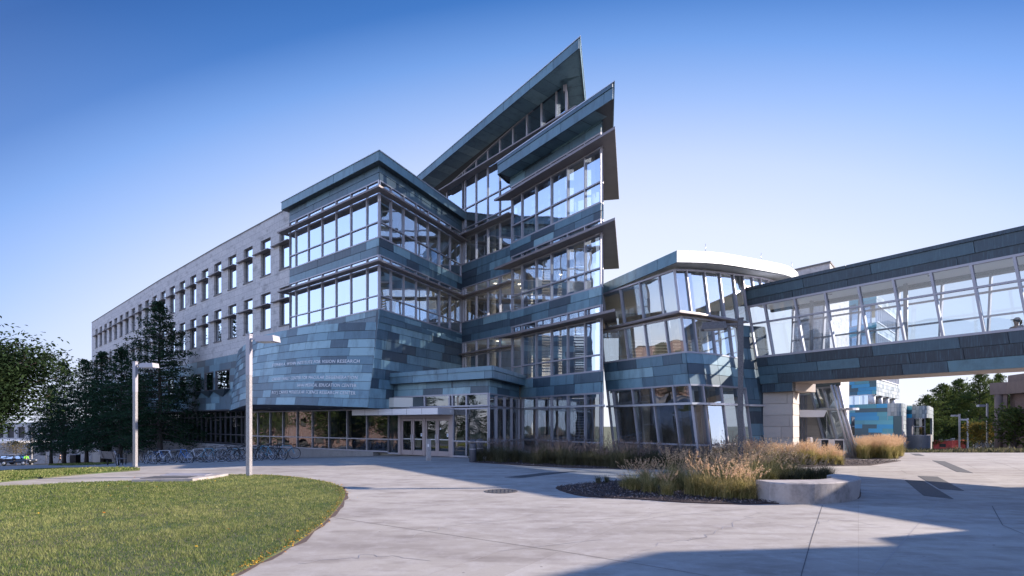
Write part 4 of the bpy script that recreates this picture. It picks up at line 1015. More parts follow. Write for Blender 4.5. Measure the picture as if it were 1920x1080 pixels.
mb = MB(); mb.prism([(5.6, 30.5), (8.6, 25.8), (12.5, 28.3), (14, 33), (6.4, 36)], -.3, .012); mb.build('ground_floor', 'interior', RT)
mb = MB(); mb.prism([(6.9, 34.2), (13.0, 33.4), (13.0, 33.7), (6.9, 34.5)], 0, 9.1); mb.build('interior_wall', 'interior', RT)
for x, y in ((7.6, 30.2), (10.8, 29.8)):
    mb = MB(); mb.path([(x, y, 0), (x, y, 9)], .22, 14); mb.build('column', 'ceiling', RT)
mb = MB(); z = 5.3
SC = Curve([(7.2, 32.3), (12.5, 32.0)])
while z < 6.9: bar(mb, SC, 0, SC.L, z, z+.07, -.06, .02); z += .19
bar(mb, SC, -.05, 0, 4.7, 7, -.08, .03); bar(mb, SC, SC.L, SC.L+.05, 4.7, 7, -.08, .03); mb.build('louvre_screen', 'ceiling', RT)
for x, y in ((8.3, 27.6), (9.8, 28.3), (7.4, 29.0)):
    m2 = MB(); m2.lathe([(0, 0), (.1, 0), (.11, .015)], 12, c=(x, y, 3.885)); m2.build('downlight', 'downlight', RT)

# ================================================================== footbridge
BR = thing('footbridge', (16.5, 22.5, 0), 'raised glazed footbridge with dark weathered copper parapets and leaning mullions', 'footbridge')
BSh = (-.148, .05)
b0 = Vector((12.22, 28.05)); bd = Vector((.57, -.822)).normalized(); b1 = b0+bd*16.0
BC = Curve([b0, b1], BSh, 8.95)
def bpx(px, z): return BC.tpx(px, z)
bt = [bpx(p, 8.03) for p in (1402.6, 1433, 1489.4, 1546.4, 1609, 1674.3, 1744.8, 1820, 1901)]
while bt[-1] < BC.L-1.5: bt.append(bt[-1]+(bt[-2]-bt[-3] if 0 else 1.62))
bt = [t for t in bt if t < BC.L-.2]+[BC.L-.05]
mb = MB(); clad(mb, BC, 0, BC.L, 8.03, 8.36, .33, 301, lens=(2, 4), tone=(.2, .5)); clad(mb, BC, 0, BC.L, 8.365, 8.82, .46, 302, lens=(2.5, 4.5), tone=(.45, .8), o=.05); clad(mb, BC, 0, BC.L, 8.825, 8.97, .15, 303, lens=(5, 7), tone=(.25, .4), o=.09); mb.build('parapet_band', 'copper_weathered', BR)
mb = MB(); clad(mb, BC, 0, BC.L, 3.93, 5.28, .45, 304, lens=(1.4, 3.2), o=.03); mb.build('lower_band', 'copper_weathered', BR)
curtain(BR, BC, bt, [5.28, 7.07, 8.03], 305, 'glass_clear', rail=.08, mw=.085, md=(-.12, .06), tilt=.003)
inn = Vector((.822, .57)); FW = 2.5
BF = Curve([b1+inn*(FW+.25)+Vector((-.0, 0)), b0+inn*(FW+.25)], (.05, 0), 8.9)
ft = [.2+i*1.62 for i in range(int(BF.L/1.62)+1)]
curtain(BR, BF, ft, [5.28, 6.3, 7.3, 8.03], 306, 'glass_clear', rail=.07, mw=.07)
mb = MB(); clad(mb, BF, 0, BF.L, 8.03, 8.95, .46, 307); mb.build('parapet_band', 'copper_weathered', BR)
mb = MB(); clad(mb, BF, 0, BF.L, 3.93, 5.28, .45, 308); mb.build('lower_band', 'copper_weathered', BR)
def bq(z, o): return [tuple(BC.pt(.0, z, -o)[:2]), tuple(BC.pt(BC.L, z, -o)[:2])]
mb = MB(); a = bq(8.5, .15); f0, f1 = BF.pt(.0, 8.5, -.15), BF.pt(BF.L, 8.5, -.15); mb.prism([a[0], a[1], (f0.x, f0.y), (f1.x, f1.y)], 8.15, 8.9); mb.build('roof', 'white_paint', BR)
mb = MB(); a = bq(4.0, .02); f0, f1 = BF.pt(.0, 4, -.02), BF.pt(BF.L, 4, -.02); mb.prism([a[0], a[1], (f0.x, f0.y), (f1.x, f1.y)], 3.92, 4.25); mb.build('deck', 'stone_panel', BR)
mb = MB()
for i in range(1, 8):
    p0, p1 = BC.pt(i*2.1, 3.915, -.1), BC.pt(i*2.1, 3.915, -FW)
    mb.add([p0, p1, p1+Vector((bd.x*.03, bd.y*.03, 0)), p0+Vector((bd.x*.03, bd.y*.03, 0))], [(0, 1, 2, 3)])
mb.build('soffit_joints', 'metal_dark', BR)
for t in (2.0, 6.1, 10.2, 14.3):
    p = BC.pt(t, 6, -1.9); mb = MB(); mb.path([(p.x, p.y, 4.2), (p.x, p.y, 8.2)], .09, 12); mb.build('post', 'metal', BR)
BL2 = Curve([BC.pt(.0, 3.5, 0), BC.pt(bpx(1486, 3.5), 3.5, 0)])
mb = MB(); clad(mb, BL2, 0, BL2.L, 3.48, 3.93, .45, 310, lens=(1, 2), o=.03, back=.3); mb.build('beam_end', 'copper_weathered', BR)
p = [BL2.pt(0, 0, -.1), BL2.pt(BL2.L, 0, -.1), BL2.pt(BL2.L, 0, -2.3), BL2.pt(0, 0, -2.3)]
mb = MB(); mb.prism([(q.x, q.y) for q in p], 3.5, 3.92); mb.build('beam', 'stone_panel', BR)
mb = MB()   # ceiling lamps
for t in (3.5, 7.5, 11.5):
    p = BC.pt(t, 8, -1.3); m2 = MB(); m2.lathe([(0, 0), (.09, 0), (.1, .02)], 12, c=(p.x, p.y, 8.125)); m2.build('ceiling_lamp', 'metal_dark', BR)

# ================================================================== stone entrance pavilion under the bridge
EP = thing('entrance_pavilion', (15.5, 30, 0), 'small side entrance with a sunlit stone pier and leaning glass bay under the footbridge', 'building')
pa, pb = Pp(1431, 27.9), Pp(1486, 26.9); pc = Pp(1497.5, 28.6)
SPc = Curve([pa, pb, pc]); mb = MB(); clad(mb, SPc, 0, SPc.L, -.05, 3.48, .585, 320, lens=(2.4, 3.2), tone=(.2, .9), gap=.018, o=.015, back=.3)
mb.prism([tuple(pa), tuple(pb), tuple(pc), tuple(pc+Vector((-1.6, .6, 0)))], 0, 3.45); mb.build('stone_pier', 'stone_panel', EP)
qa, qb = Pp(1512, 31.8), Pp(1549.5, 31.2)
SQ = Curve([qa, qb]); mb = MB(); clad(mb, SQ, -.3, SQ.L, -.05, 3.6, .59, 321, lens=(1.8, 2.8), tone=(.2, .9), gap=.018, o=.015, back=.4); mb.build('stone_wall', 'stone_panel', EP)
DW = Curve([Pp(1496, 31.5), qa]); curtain(EP, DW, [.0, DW.L*.55, DW.L], [0, 2.2, 3.6], 322, 'glass')
mb = MB(); CQ = Curve([Pp(1500, 29.2), Pp(1545, 28.9)]); 
mb.box8([CQ.pt(0, 2.22, 0), CQ.pt(CQ.L, 2.22, 0), CQ.pt(CQ.L-.1, 2.22, -1.9), CQ.pt(0, 2.22, -1.9), CQ.pt(0, 2.62, 0), CQ.pt(CQ.L+.14, 2.58, 0), CQ.pt(CQ.L, 2.58, -1.9), CQ.pt(0, 2.62, -1.9)]); mb.build('door_canopy', 'white_paint', EP)
# leaning glass bay with its bright steel columns
GB = Curve([Pp(1549.5, 31.2), Pp(1605, 29.3), (21.6, 38)], (-.23, .06), 0.0)
curtain(EP, GB, [0.06, GB.c[1]*.5, GB.c[1]-.05], [0, .95, 2.65, 3.95], 323, 'glass', md=(-.1, .05), gname='glass_pane')
curtain(EP, GB, [GB.c[1]+.05, GB.c[1]+2.8, GB.c[1]+5.5, GB.L], [0, .95, 2.65, 3.95], 324, 'glass')
mb = MB()
for dt in (-.28, -.08, .12):
    p, q = GB.pt(GB.c[1]-.02, 0, .10), GB.pt(GB.c[1]-.02, 4.0, .10); d = Vector((dt*.9, -.1-.1*dt, 0))
    mb.path([p+d, q+d], .055, 8)
mb.build('steel_column', 'alu', EP)
mb = MB(); mb.prism([tuple(GB.pt(0, 3.95, .1)[:2]), tuple(GB.pt(GB.c[1], 3.95, .1)[:2]), tuple(GB.pt(GB.L, 3.95, .1)[:2]), (13.5, 38), (14.2, 31.8)], 3.95, 4.3); mb.build('roof', 'copper_dark', EP)
mb = MB(); cpt = GB.pt(GB.c[1]-.1, 2.65, .1); 
arc = [(cpt.x+.75*math.cos(a)*1.0+.1, cpt.y-.2+.55*math.sin(a)) for a in [R_(-100+i*20) for i in range(12)]]
mb.prism([tuple(GB.pt(.3, 2.65, .05)[:2])]+[tuple(GB.pt(.2, 2.65, .25)[:2])]+arc, 2.60, 2.72); mb.build('curved_canopy', 'alu', EP)
mb = MB(); mb.prism([(14.5, 31.9), (18.0, 31.6), (21, 38), (14, 38)], -.3, .012); mb.build('floor', 'interior', EP)
mb = MB(); mb.box((18.5, 35.5, 1.9), (4.6, .3, 3.8), .2); mb.build('interior_wall', 'interior_dark', EP)

# stone penthouse rising behind rotunda and bridge
mb = MB(); PH = Curve([Pp(1484, 46.5), Pp(1556, 44), Pp(1592, 52)])
wall_open(mb, PH, 0, PH.L, -4, 15.1, []); mb.build
PHT = thing('stone_block', (25, 47, -.6), 'plain pale stone block rising behind the curved roof and the footbridge', 'building')
mb.build('stone_wall', 'limestone', PHT)
mb = MB(); bar(mb, PH, 0, PH.L, 15.1, 15.25, -.5, .06); mb.prism([tuple(PH.pt(0, 0, -.5)[:2]), tuple(PH.pt(PH.c[1], 0, -.5)[:2]), tuple(PH.pt(PH.L, 0, -.5)[:2]), (22, 56)], 14, 15.0); mb.build('roof', 'limestone', PHT)
mb = MB(); q = Pp(1525, 47); mb.box((q.x, q.y, 15.35), (1.4, 1.4, .5), .4); mb.build('vent_cap', 'metal', PHT)

# ================================================================== teal tiled building beyond
TB = thing('teal_building', (37, 56, -1.2), 'distant building with patchwork turquoise tiles, rounded corners and glazed upper storeys', 'building')
def tiles(C, z0, z1, seed, m, t0=0, t1=None, course=.42, lens=(1.0, 3.6)):
    mb = MB(); clad(mb, C, t0, C.L if t1 is None else t1, z0, z1, course, seed, lens=lens, tone=(.02, .98), gap=.01, o=.02, curved=False); return mb.build('tile_cladding', m, TB)
def lowdrum(x0p, D0, x1p, D1, x2p, D2, zt, zb, seed, wins_):
    a, b, c_ = Pp(x0p, D0), Pp(x1p, D1), Pp(x2p, D2)
    # rounded corner at b
    ab, cb_ = (a-b).normalized(), (c_-b).normalized(); r = min(1.6, (c_-b).length*.45)
    arcp = [b+ab*r*(1-s)**2+cb_*r*s**2 for s in [i/8 for i in range(9)]]
    Cl = Curve([a, b+ab*r]); Cr = Curve([b+ab*r]+arcp[1:]+[c_])
    return Cl, Cr
Cl, Cr = lowdrum(1560, 60, 1693, 52, 1702, 62, 0, 0, 0, None)
def holes_tiles(C, z0, z1, seed, m, holes, course=.42):
    mb = MB(); clad_holes(mb, C, 0, C.L, z0, z1, course, seed, holes, lens=(1.0, 3.4), tone=(.02, .98), gap=.01); return mb.build('tile_cladding', m, TB)
q1, q2 = Cl.tpx(1675), Cl.tpx(1690)
zb0 = 3.85-12*.42
holes_tiles(Cl, zb0, 3.85, 401, 'teal_tile', [(Cl.tpx(1596), Cl.tpx(1603), zb0+1.68, 2.59), (q1, q1+.85, zb0+.42, 2.59)])
mb = MB(); clad(mb, Cr, 0, Cr.L, zb0+.4, 3.85, .42, 402, lens=(.7, 1.6), tone=(.05, .98), curved=False); mb.build('tile_cladding', 'teal_tile_lit', TB)
for (a, b, z0, z1) in ((Cl.tpx(1596), Cl.tpx(1603), zb0+1.68, 2.59), (q1, q1+.85, zb0+.42, 2.59)):
    curtain(TB, Cl, [a, b], [z0, (z0+z1)/2, z1], 403, 'glass_dark', md=(-.15, -.02), fname='window', gname='pane')
mb = MB(); mb.prism([tuple(Cl.pt(0, 0, -.2)[:2]), tuple(Cl.pt(Cl.L, 0, -.2)[:2])]+[tuple(Cr.pt(c, 0, -.2)[:2]) for c in Cr.c[1:]]+[(38, 70)], zb0-1, 3.8); mb.build('inner_core', 'interior_dark', TB)
mb = MB(); p = Cr.pt(Cr.L*.45, 0, -.3); mb.path([(p.x, p.y, -2.2), (p.x, p.y, zb0+.5)], .3, 12); mb.build('pier', 'teal_tile_lit', TB)
# second low drum with a curved window over a concrete base
Dl, Dr = lowdrum(1699, 59, 1741, 57, 1749.5, 66, 0, 0, 0, None)
b0z = -1.6
mb = MB(); clad(mb, Dl, 0, Dl.L, 2.45, 3.75, .42, 411, lens=(.9, 2.6), tone=(.02, .98)); mb.build('tile_cladding', 'teal_tile', TB)
mb = MB(); clad(mb, Dr, 0, Dr.L, 2.45, 3.75, .42, 412, lens=(.6, 1.4), tone=(.05, .98)); clad(mb, Dr, Dr.L-3.0, Dr.L, -.35, 2.45, .42, 413, lens=(.6, 1.4), tone=(.05, .98)); mb.build('tile_cladding', 'teal_tile_lit', TB)
curtain(TB, Dl, [0.05+i*(Dl.L-.1)/5 for i in range(6)], [.5, 1.5, 2.45], 414, 'glass_dark', md=(-.15, .0))
mb = MB(); bar(mb, Dl, 0, Dl.L, b0z-1.5, .5, -.4, .0); bar(mb, Dr, 0, Dr.L-3, b0z-1.5, .5, -.4, 0); mb.build('concrete_base', 'concrete_wall', TB)
curtain(TB, Dr, [.1, 1.2], [.5, 1.5, 2.45], 415, 'glass_dark', md=(-.15, .0))
mb = MB(); mb.prism([tuple(Dl.pt(0, 0, -.5)[:2]), tuple(Dl.pt(Dl.L, 0, -.5)[:2])]+[tuple(Dr.pt(c, 0, -.5)[:2]) for c in Dr.c[1:]]+[(46, 72)], 2.6, 3.7)
mb.prism([tuple(Dl.pt(0, 0, -2.2)[:2]), tuple(Dl.pt(Dl.L, 0, -2.2)[:2]), (48, 70), (44, 72)], -2, 2.6); mb.build('inner_core', 'interior_dark', TB)
# upper overhanging block on piers and glazed storeys above
Uf = Curve([Pp(1560, 62), Pp(1643, 56), Pp(1686, 66)])
mb = MB(); clad(mb, Uf, 0, Uf.c[1], 4.95, 6.5, .39, 421, lens=(1.0, 3.0), tone=(.02, .98)); mb.build('tile_cladding', 'teal_tile', TB)
mb = MB(); clad(mb, Uf, Uf.c[1], Uf.L, 4.85, 6.5, .41, 422, lens=(.5, 1.2), tone=(.05, .98)); mb.build('tile_cladding', 'teal_tile_lit', TB)
curtain(TB, Uf, [i*1.3 for i in range(int(Uf.c[1]/1.3)+1)], [3.85, 4.95], 423, 'glass', md=(-.6, -.4))
for f in (.04, .32, .6, .9):
    p = Uf.pt(Uf.c[1]+(Uf.L-Uf.c[1])*f, 0, -.5); mb = MB(); mb.path([(p.x, p.y, 3.8), (p.x, p.y, 4.9)], .33, 14); mb.build('pier', 'white_paint', TB)
for i in range(3):
    z = 6.5+i*3.0
    curtain(TB, Uf, [j*1.35 for j in range(int(Uf.c[1]/1.35)+1)], [z, z+1.9], 424+i, 'glass', md=(-.1, .06), merge=4)
    curtain(TB, Uf, [Uf.c[1]+.05+j*1.0 for j in range(int((Uf.L-Uf.c[1])/1.0)+1)], [z, z+1.9], 430+i, 'glass', md=(-.1, .12), frame='white_paint', merge=4)
    mb = MB(); clad(mb, Uf, 0, Uf.c[1], z+1.9, z+3.0, .55, 440+i, lens=(1.5, 3), tone=(.02, .98)); mb.build('tile_cladding', 'teal_tile', TB)
    mb = MB(); clad(mb, Uf, Uf.c[1], Uf.L, z+1.9, z+3.0, .55, 445+i, lens=(.8, 1.6), tone=(.1, .98)); mb.build('tile_cladding', 'teal_tile_lit', TB)
mb = MB(); mb.prism([tuple(Uf.pt(0, 0, -.4)[:2]), tuple(Uf.pt(Uf.c[1], 0, -.4)[:2]), tuple(Uf.pt(Uf.L, 0, -.4)[:2]), (40, 74)], 15.3, 15.6)
for z in (6.4, 9.0, 12.0): mb.prism([tuple(Uf.pt(0, 0, -.5)[:2]), tuple(Uf.pt(Uf.c[1], 0, -.5)[:2]), tuple(Uf.pt(Uf.L, 0, -.5)[:2]), (40, 72)], z-.3, z)
mb.build('floor_slab', 'ceiling', TB)

# ================================================================== brick building on the right edge with its concrete frame
BK = thing('brick_building', (47, 50, -1), 'brown brick building with a heavy concrete frame at the right edge of the view', 'building')
fp = [Pp(1866, 50), Pp(1893, 49), Pp(1990, 42)]
KB = Curve(fp)
mb = MB(); wall_open(mb, Curve([Pp(1894, 49.6), Pp(1990, 43)]), 0, 8.2, -3, 5.1, []); 
K2 = Curve([Pp(1894, 49.6), Pp(1990, 43)]); mb = MB(); wall_open(mb, K2, 0, K2.L, -3, 5.0, [(4.2, 5.4, 1.2, 3.6)]); mb.build('brick_wall', 'brick', BK)
K3 = Curve([Vector((K2.p[0].x+12.4, K2.p[0].y+12)), K2.p[0]]); mb = MB(); wall_open(mb, K3, 0, K3.L, -3, 5.0, []); mb.build('brick_wall', 'brick', BK)
mb = MB(); bar(mb, KB, -.3, KB.L, 4.55, 5.65, -.8, .25); mb.build('concrete_beam', 'brown_concrete', BK)
mb = MB(); bar(mb, KB, -.1, KB.L, 1.35, 2.05, -.3, .2); mb.build('concrete_beam', 'brown_concrete', BK)
for t in (.25,):
    p = KB.pt(t, 0, -.1); mb = MB(); mb.path([(p.x, p.y, -2.5), (p.x, p.y, 4.6)], .33, 16); mb.build('column', 'brown_concrete', BK)
p = KB.pt(KB.c[1]-.35, 0, -.1); mb = MB(); mb.box((p.x, p.y, 1), (.18, .3, 7.2), .5); mb.build('post', 'brown_concrete', BK)
mb = MB(); mb.prism([tuple(KB.pt(KB.c[1]-.4, 0, -.6)[:2]), tuple(KB.pt(KB.L, 0, -.6)[:2]), (66, 52), (62, 62), tuple(K2.p[0]+Vector((12.6, 12)))], 5.3, 6.3); mb.build('roof', 'brown_concrete', BK)

# buildings outside the frame on the right and left whose shade and reflections reach the view
NB = thing('brick_hall', (26, 0, 0), 'low brown brick hall beside the near right paving', 'building')
for i, (poly, zt) in enumerate(((([(21.4, 16.2), (21.1, 13.4), (22.2, 10.4), (20.2, 9.8), (20.0, 8.6), (38, 8.6), (38, 16.2)]), 6.1), (([(27.6, 9.8), (23.3, 9.35), (21.6, 8.1), (19.6, 5.6), (17.0, -2.5), (17.0, -26), (40, -26), (40, 9.8)]), 9.2))):
    mb = MB(); n_ = len(poly)
    for k in range(n_):
        a, b = Vector(poly[k]), Vector(poly[(k+1) % n_]); L_ = (b-a).length
        mb.quad((a.x, a.y, -.2), (b.x, b.y, -.2), (b.x, b.y, zt), (a.x, a.y, zt), 0, [(0, 0), (L_, 0), (L_, zt), (0, zt)])
    mb.build('brick_wall', 'brick', NB)
    mb = MB(); mb.prism(poly, zt, zt+.25); mb.build('roof', 'seat_concrete', NB)
LB = thing('red_brick_building', (-118, 36, -6), 'red brick block facing the glass from far left, outside the lawn', 'building')
mb = MB(); L0 = Curve([(-112, 14), (-104, 66)]); L0 = Curve([(-104, 66), (-112, 14)])
ops = [(2.5+i*4, 4.3+i*4, z, z+2) for i in range(12) for z in (-3.5, 1.0, 5.0)]
wall_open(mb, L0, 0, L0.L, -8, 9, ops); mb.build('brick_wall', 'red_brick', LB)
mb = MB(); mb.prism([(-105, 66), (-113, 14), (-130, 16), (-122, 68)], -8, 8.8); mb.build('inner_core', 'interior_dark', LB)

# pale building, canopy and steps far left
PB = thing('pale_building', (-80, 118, -7), 'long low pale building behind the street at far left', 'building')
f = Curve([Pp(-80, 128), Pp(95, 122), Pp(262, 112)])
ops = [(f.tpx(px)-.9, f.tpx(px)+.9, -5.6, -3.6) for px in (58, 80, 100, 120, 139)]
mb = MB(); wall_open(mb, f, 0, f.L, -9, -2.7, ops); mb.build('wall', 'seat_concrete', PB)
for o in ops:
    mb = MB(); mb.quad(f.pt(o[0], o[2], -.3), f.pt(o[1], o[2], -.3), f.pt(o[1], o[3], -.3), f.pt(o[0], o[3], -.3)); mb.build('window', 'interior_dark', PB)
mb = MB(); f2 = Curve([f.pt(0, 0, -6), f.pt(f.c[1], 0, -6), f.pt(f.L, 0, -6)]); wall_open(mb, f2, 0, f2.L, -3, 2.0, [(x, x+2.4, -1.8, .9) for x in np.arange(3, f2.L-5, 3.4)]); mb.build('upper_wall', 'limestone', PB)
mb = MB(); bar(mb, f2, 0, f2.L, -3, 1.9, -3, -.5); mb.build('inner_core', 'interior_dark', PB)
mb = MB(); bar(mb, Curve([Pp(-60, 104), Pp(58, 100)]), 0, 13, -1.9, -1.5, -6, 0); mb.build('canopy', 'alu', PB)
# ================================================================== vegetation
def tree(name, loc, H, Rr, seed, lm, label, cat='tree', group=None, shape='oak', nl=70, leaf=.17, per=26, trunk_r=.2, base=.14, lean=(0, 0)):
    T = thing(name, loc, label, cat, group)
    build_tree(T, H, Rr, seed, lm, shape, nl, leaf, per, trunk_r, base, lean); return T
def build_tree(T, H, Rr, seed, lm, shape, nl, leaf, per, trunk_r, base, lean):
    rng = np.random.default_rng(seed); rnd = random.Random(seed); o = T.location.copy()
    tr = MB(); pts = [Vector((lean[0]*(i/8)**2+rnd.uniform(-.05, .05)*i/3, lean[1]*(i/8)**2+rnd.uniform(-.05, .05)*i/3, H*.97*i/8-.3*(i == 0))) for i in range(9)]
    tr.path([p+o for p in pts], [trunk_r*(1-.93*i/8)*(1.35 if i == 0 else 1) for i in range(9)], 9)
    cen = []; 
    for k in range(nl):
        h = base+(1-base)*((k+rnd.random())/nl)**(.9 if shape != 'round' else .75); az = k*2.4+rnd.uniform(-.4, .4)
        if shape == 'oak': R0 = Rr*(1-((h-base)/(1-base)))**.72*(.8+.2*min(1, (h-base)/.12)); rise = -.22+.75*h
        elif shape == 'pine': R0 = Rr*(1-((h-base)/(1-base))**1.5)**.75; rise = .05+.35*h
        else: R0 = Rr*math.sqrt(max(.03, 1-(2*(h-base)/(1-base)-.85)**2*.8)); rise = .25+.35*h
        R0 *= rnd.choice([.62, .8, .95, 1.12]); R0 = max(R0, .35)
        f = h*8; i = min(7, int(f)); p0 = pts[i].lerp(pts[i+1], f-i)
        if shape == 'round': p0 = pts[i].lerp(pts[i+1], f-i)*.75+Vector((0, 0, H*.03))
        d = Vector((math.cos(az), math.sin(az), 0)); seg = []
        for s in range(6):
            t = s/5; seg.append(p0+d*R0*t+Vector((0, 0, R0*rise*t-(R0*.16*t*t if shape == 'oak' else 0)))+Vector((rnd.uniform(-.12, .12), rnd.uniform(-.12, .12), rnd.uniform(-.06, .06)))*t*R0*.5)
        tr.path([q+o for q in seg], [max(.012, trunk_r*.34*(1-h*.6)*(1-.85*s/5)) for s in range(6)], 5, cap=False)
        nt_ = max(3, int(R0*3.2))
        for j in range(nt_):
            t = .22+.78*(j+rnd.random())/nt_; q = seg[min(4, int(t*5))].lerp(seg[min(4, int(t*5))+1], t*5-int(t*5) if t < 1 else 1)
            side = d.cross(Vector((0, 0, 1)))*rnd.choice((-1, 1)); l2 = R0*.34*(1.15-t*.8)*rnd.uniform(.5, 1.2)
            e = q+(side*.8+d*.5)*l2+Vector((0, 0, rnd.uniform(-.10, .18)*R0*.4))
            if R0 > .9 and rnd.random() < .6: tr.path([q+o, e+o], [.018, .006], 3, cap=False)
            m = int(per*rnd.uniform(.6, 1.4)); u = rng.random(m)[:, None]
            c0 = np.array(q)*(1-u)+np.array(e)*u; sg = .16+.05*R0
            c0 = c0+rng.normal(size=(m, 3))*np.array([sg, sg, sg*(.45 if shape != 'round' else .9)]); cen.append(c0)
    c0 = np.concatenate(cen)+np.array(o); n = len(c0)
    V_ = leafquads(c0, leaf, rng, flat=.25, asp=.5 if shape != 'pine' else .28)
    clump = .5+.5*np.sin(c0[:, 0]*1.9+c0[:, 2]*1.3)*np.sin(c0[:, 1]*1.7+c0[:, 2]*2.1)
    tone = np.clip(rng.random(n)*.55+clump*.4, 0, 1)
    tr.build('trunk', 'bark', T); np_mesh('crown', V_, np.arange(n*4).reshape(-1, 4), 4, tone, lm, T)
    return T
# row of pin oaks along the limestone wing
TG = 'pin oaks in front of the limestone wing'
trees = [(300, 47.5, 14.6, 5.1, 'tall pointed pin oak, tallest of the row, directly behind the bicycles', 1.0), (226, 52.0, 11.4, 4.2, 'middle sized pin oak just left of the tallest one', .9),
         (192, 55.0, 11.8, 3.7, 'pin oak third from the tallest, before the corner of the limestone wing', 0), (162, 59, 11.8, 3.9, 'pin oak with a thick trunk beside the dark litter bin', 0), (120, 63, 12.3, 3.8, 'outermost pin oak of the row, nearest the street', 0),
         (252, 60.0, 10.2, 3.9, 'pin oak standing behind the gap of the row, close to the concrete wall', 0), (96, 72, 11.0, 4.0, 'far pin oak at the left, over the dark walking person', 0)]
proto = None
for i, (px, D, H, Rr, lab, _) in enumerate(trees):
    x = (px-CX)/F0*D; loc = Vector((x, D, Z(x, D)-.05))
    if i == 0: t = tree('pin_oak', loc, H, Rr, 21, 'oak_leaf', lab, group=TG, nl=120, leaf=.20, per=24, trunk_r=.24, base=.13)
    elif i == 1: proto = t = tree('pin_oak', loc, H, Rr, 22, 'oak_leaf', lab, group=TG, nl=90, leaf=.21, per=24, trunk_r=.2, base=.17)
    else:
        t = copy_tree(proto); t.location = loc; t.rotation_euler.z = i*1.3; s = H/11.4; t.scale = (Rr/4.2, Rr/4.2, s); t['label'] = lab
# the near tree at the left edge: broad leaves, trunk outside the frame
tree('maple_tree', Vector((-18.9, 17.6, 0)), 5.2, 2.7, 31, 'maple_leaf', 'broad leaved dark tree reaching in from the left edge above the lawn', shape='round', nl=130, leaf=.13, per=110, trunk_r=.22, base=.26)
x = Pp(18, 88).x; tree('small_autumn_tree', Vector((Pp(30, 96).x, 96, Z(Pp(30, 96).x, 96))), 5.2, 2.3, 41, 'autumn_leaf', 'small thin tree with yellow brown leaves behind the parked dark car', shape='round', nl=36, leaf=.18, per=9, trunk_r=.09, base=.3)
# trees beyond the street
FG = 'trees far beyond the street at left'
ft_ = None
for i, (px, D, H, Rr, lab) in enumerate(((60, 150, 10, 6, 'far low round tree above the pale building, left of the others'), (150, 165, 11, 6.5, 'far round tree behind the row of pin oaks'), (-30, 140, 12, 7, 'far round tree at the left edge beyond the canopy'))):
    x = (px-CX)/F0*D
    if ft_ is None: ft_ = t = tree('far_tree', Vector((x, D, Z(x, D))), H, Rr, 51, 'maple_leaf', lab, group=FG, shape='round', nl=70, leaf=.5, per=10, trunk_r=.3, base=.15)
    else: t = copy_tree(ft_); t.location = Vector((x, D, Z(x, D))); t.rotation_euler.z = i*2; t['label'] = lab
# lit trees left of the lawn: seen mirrored in the ground storey glass
for i, (x, y, lab) in enumerate(((-70, 34, 'olive green round tree left of the far lawn'), (-62, 24, 'olive green round tree by the street, nearer the camera'), (-76, 44, 'olive green round tree farthest along the street'), (-84, 29, 'olive green round tree close to the red brick block'))):
    if i == 0: yt = t = tree('broadleaf_tree', Vector((x, y, Z(x, y))), 9.5, 5.2, 61, 'pine_leaf', lab, group='turning trees by the street', shape='round', nl=80, leaf=.32, per=10, trunk_r=.25, base=.18)
    else: t = copy_tree(yt); t.location = Vector((x, y, Z(x, y))); t.rotation_euler.z = 2; t['label'] = lab
# pines and mixed trees at the right behind the dumpster
PG = 'tall pines behind the red dumpster'
rt_ = [(1738, 86, 9.2, 4.6, 0, 'darker pine at the left end of the stand, behind the teal building'), (1768, 92, 11.8, 5.2, 0, 'broad pine directly above the red dumpster'), (1800, 96, 13.2, 5.6, 0, 'tallest broad pine in the middle of the stand'),
       (1838, 88, 13.4, 4.2, 0, 'pointed pine just left of the brick building'), (1872, 99, 14.6, 4.5, 0, 'high pine seen over and through the concrete frame'), (1915, 92, 13, 5, 0, 'pine hidden behind the brick wall'), (1785, 112, 12.8, 6, 0, 'pine in the back row of the stand'), (1850, 110, 12, 6, 0, 'pine in the back row, behind the lamp posts')]
pt_ = None
for i, (px, D, H, Rr, _, lab) in enumerate(rt_):
    x = (px-CX)/F0*D; loc = Vector((x, D, Z(x, D)-.1)); H += .3
    if pt_ is None: pt_ = t = tree('pine_tree', loc, H, Rr, 71, 'pine_leaf', lab, group=PG, shape='pine', nl=90, leaf=.42, per=13, trunk_r=.25, base=.08)
    else: t = copy_tree(pt_); t.location = loc; t.rotation_euler.z = i*1.9; t.scale = (Rr/4.6, Rr/4.6, H/9.5); t['label'] = lab
for i, (px, D, H, Rr, lab) in enumerate(((1700, 92, 8.2, 4.6, 'round olive tree showing above the teal drum'), (1812, 84, 6.0, 2.6, 'small tree with brownish leaves under the pines'), (1903, 46.0, 4.6, 1.9, 'dark leafy small tree in front of the brick wall'), (1842, 70, 4.6, 2.0, 'low yellowing tree by the lamp post left of the brick building'))):
    x = (px-CX)/F0*D; tree('round_tree', Vector((x, D, Z(x, D))), H, Rr, 81+i, 'autumn_leaf' if i in (3,) else 'pine_leaf', lab, shape='round', nl=50, leaf=.30, per=11, trunk_r=.14, base=.16)

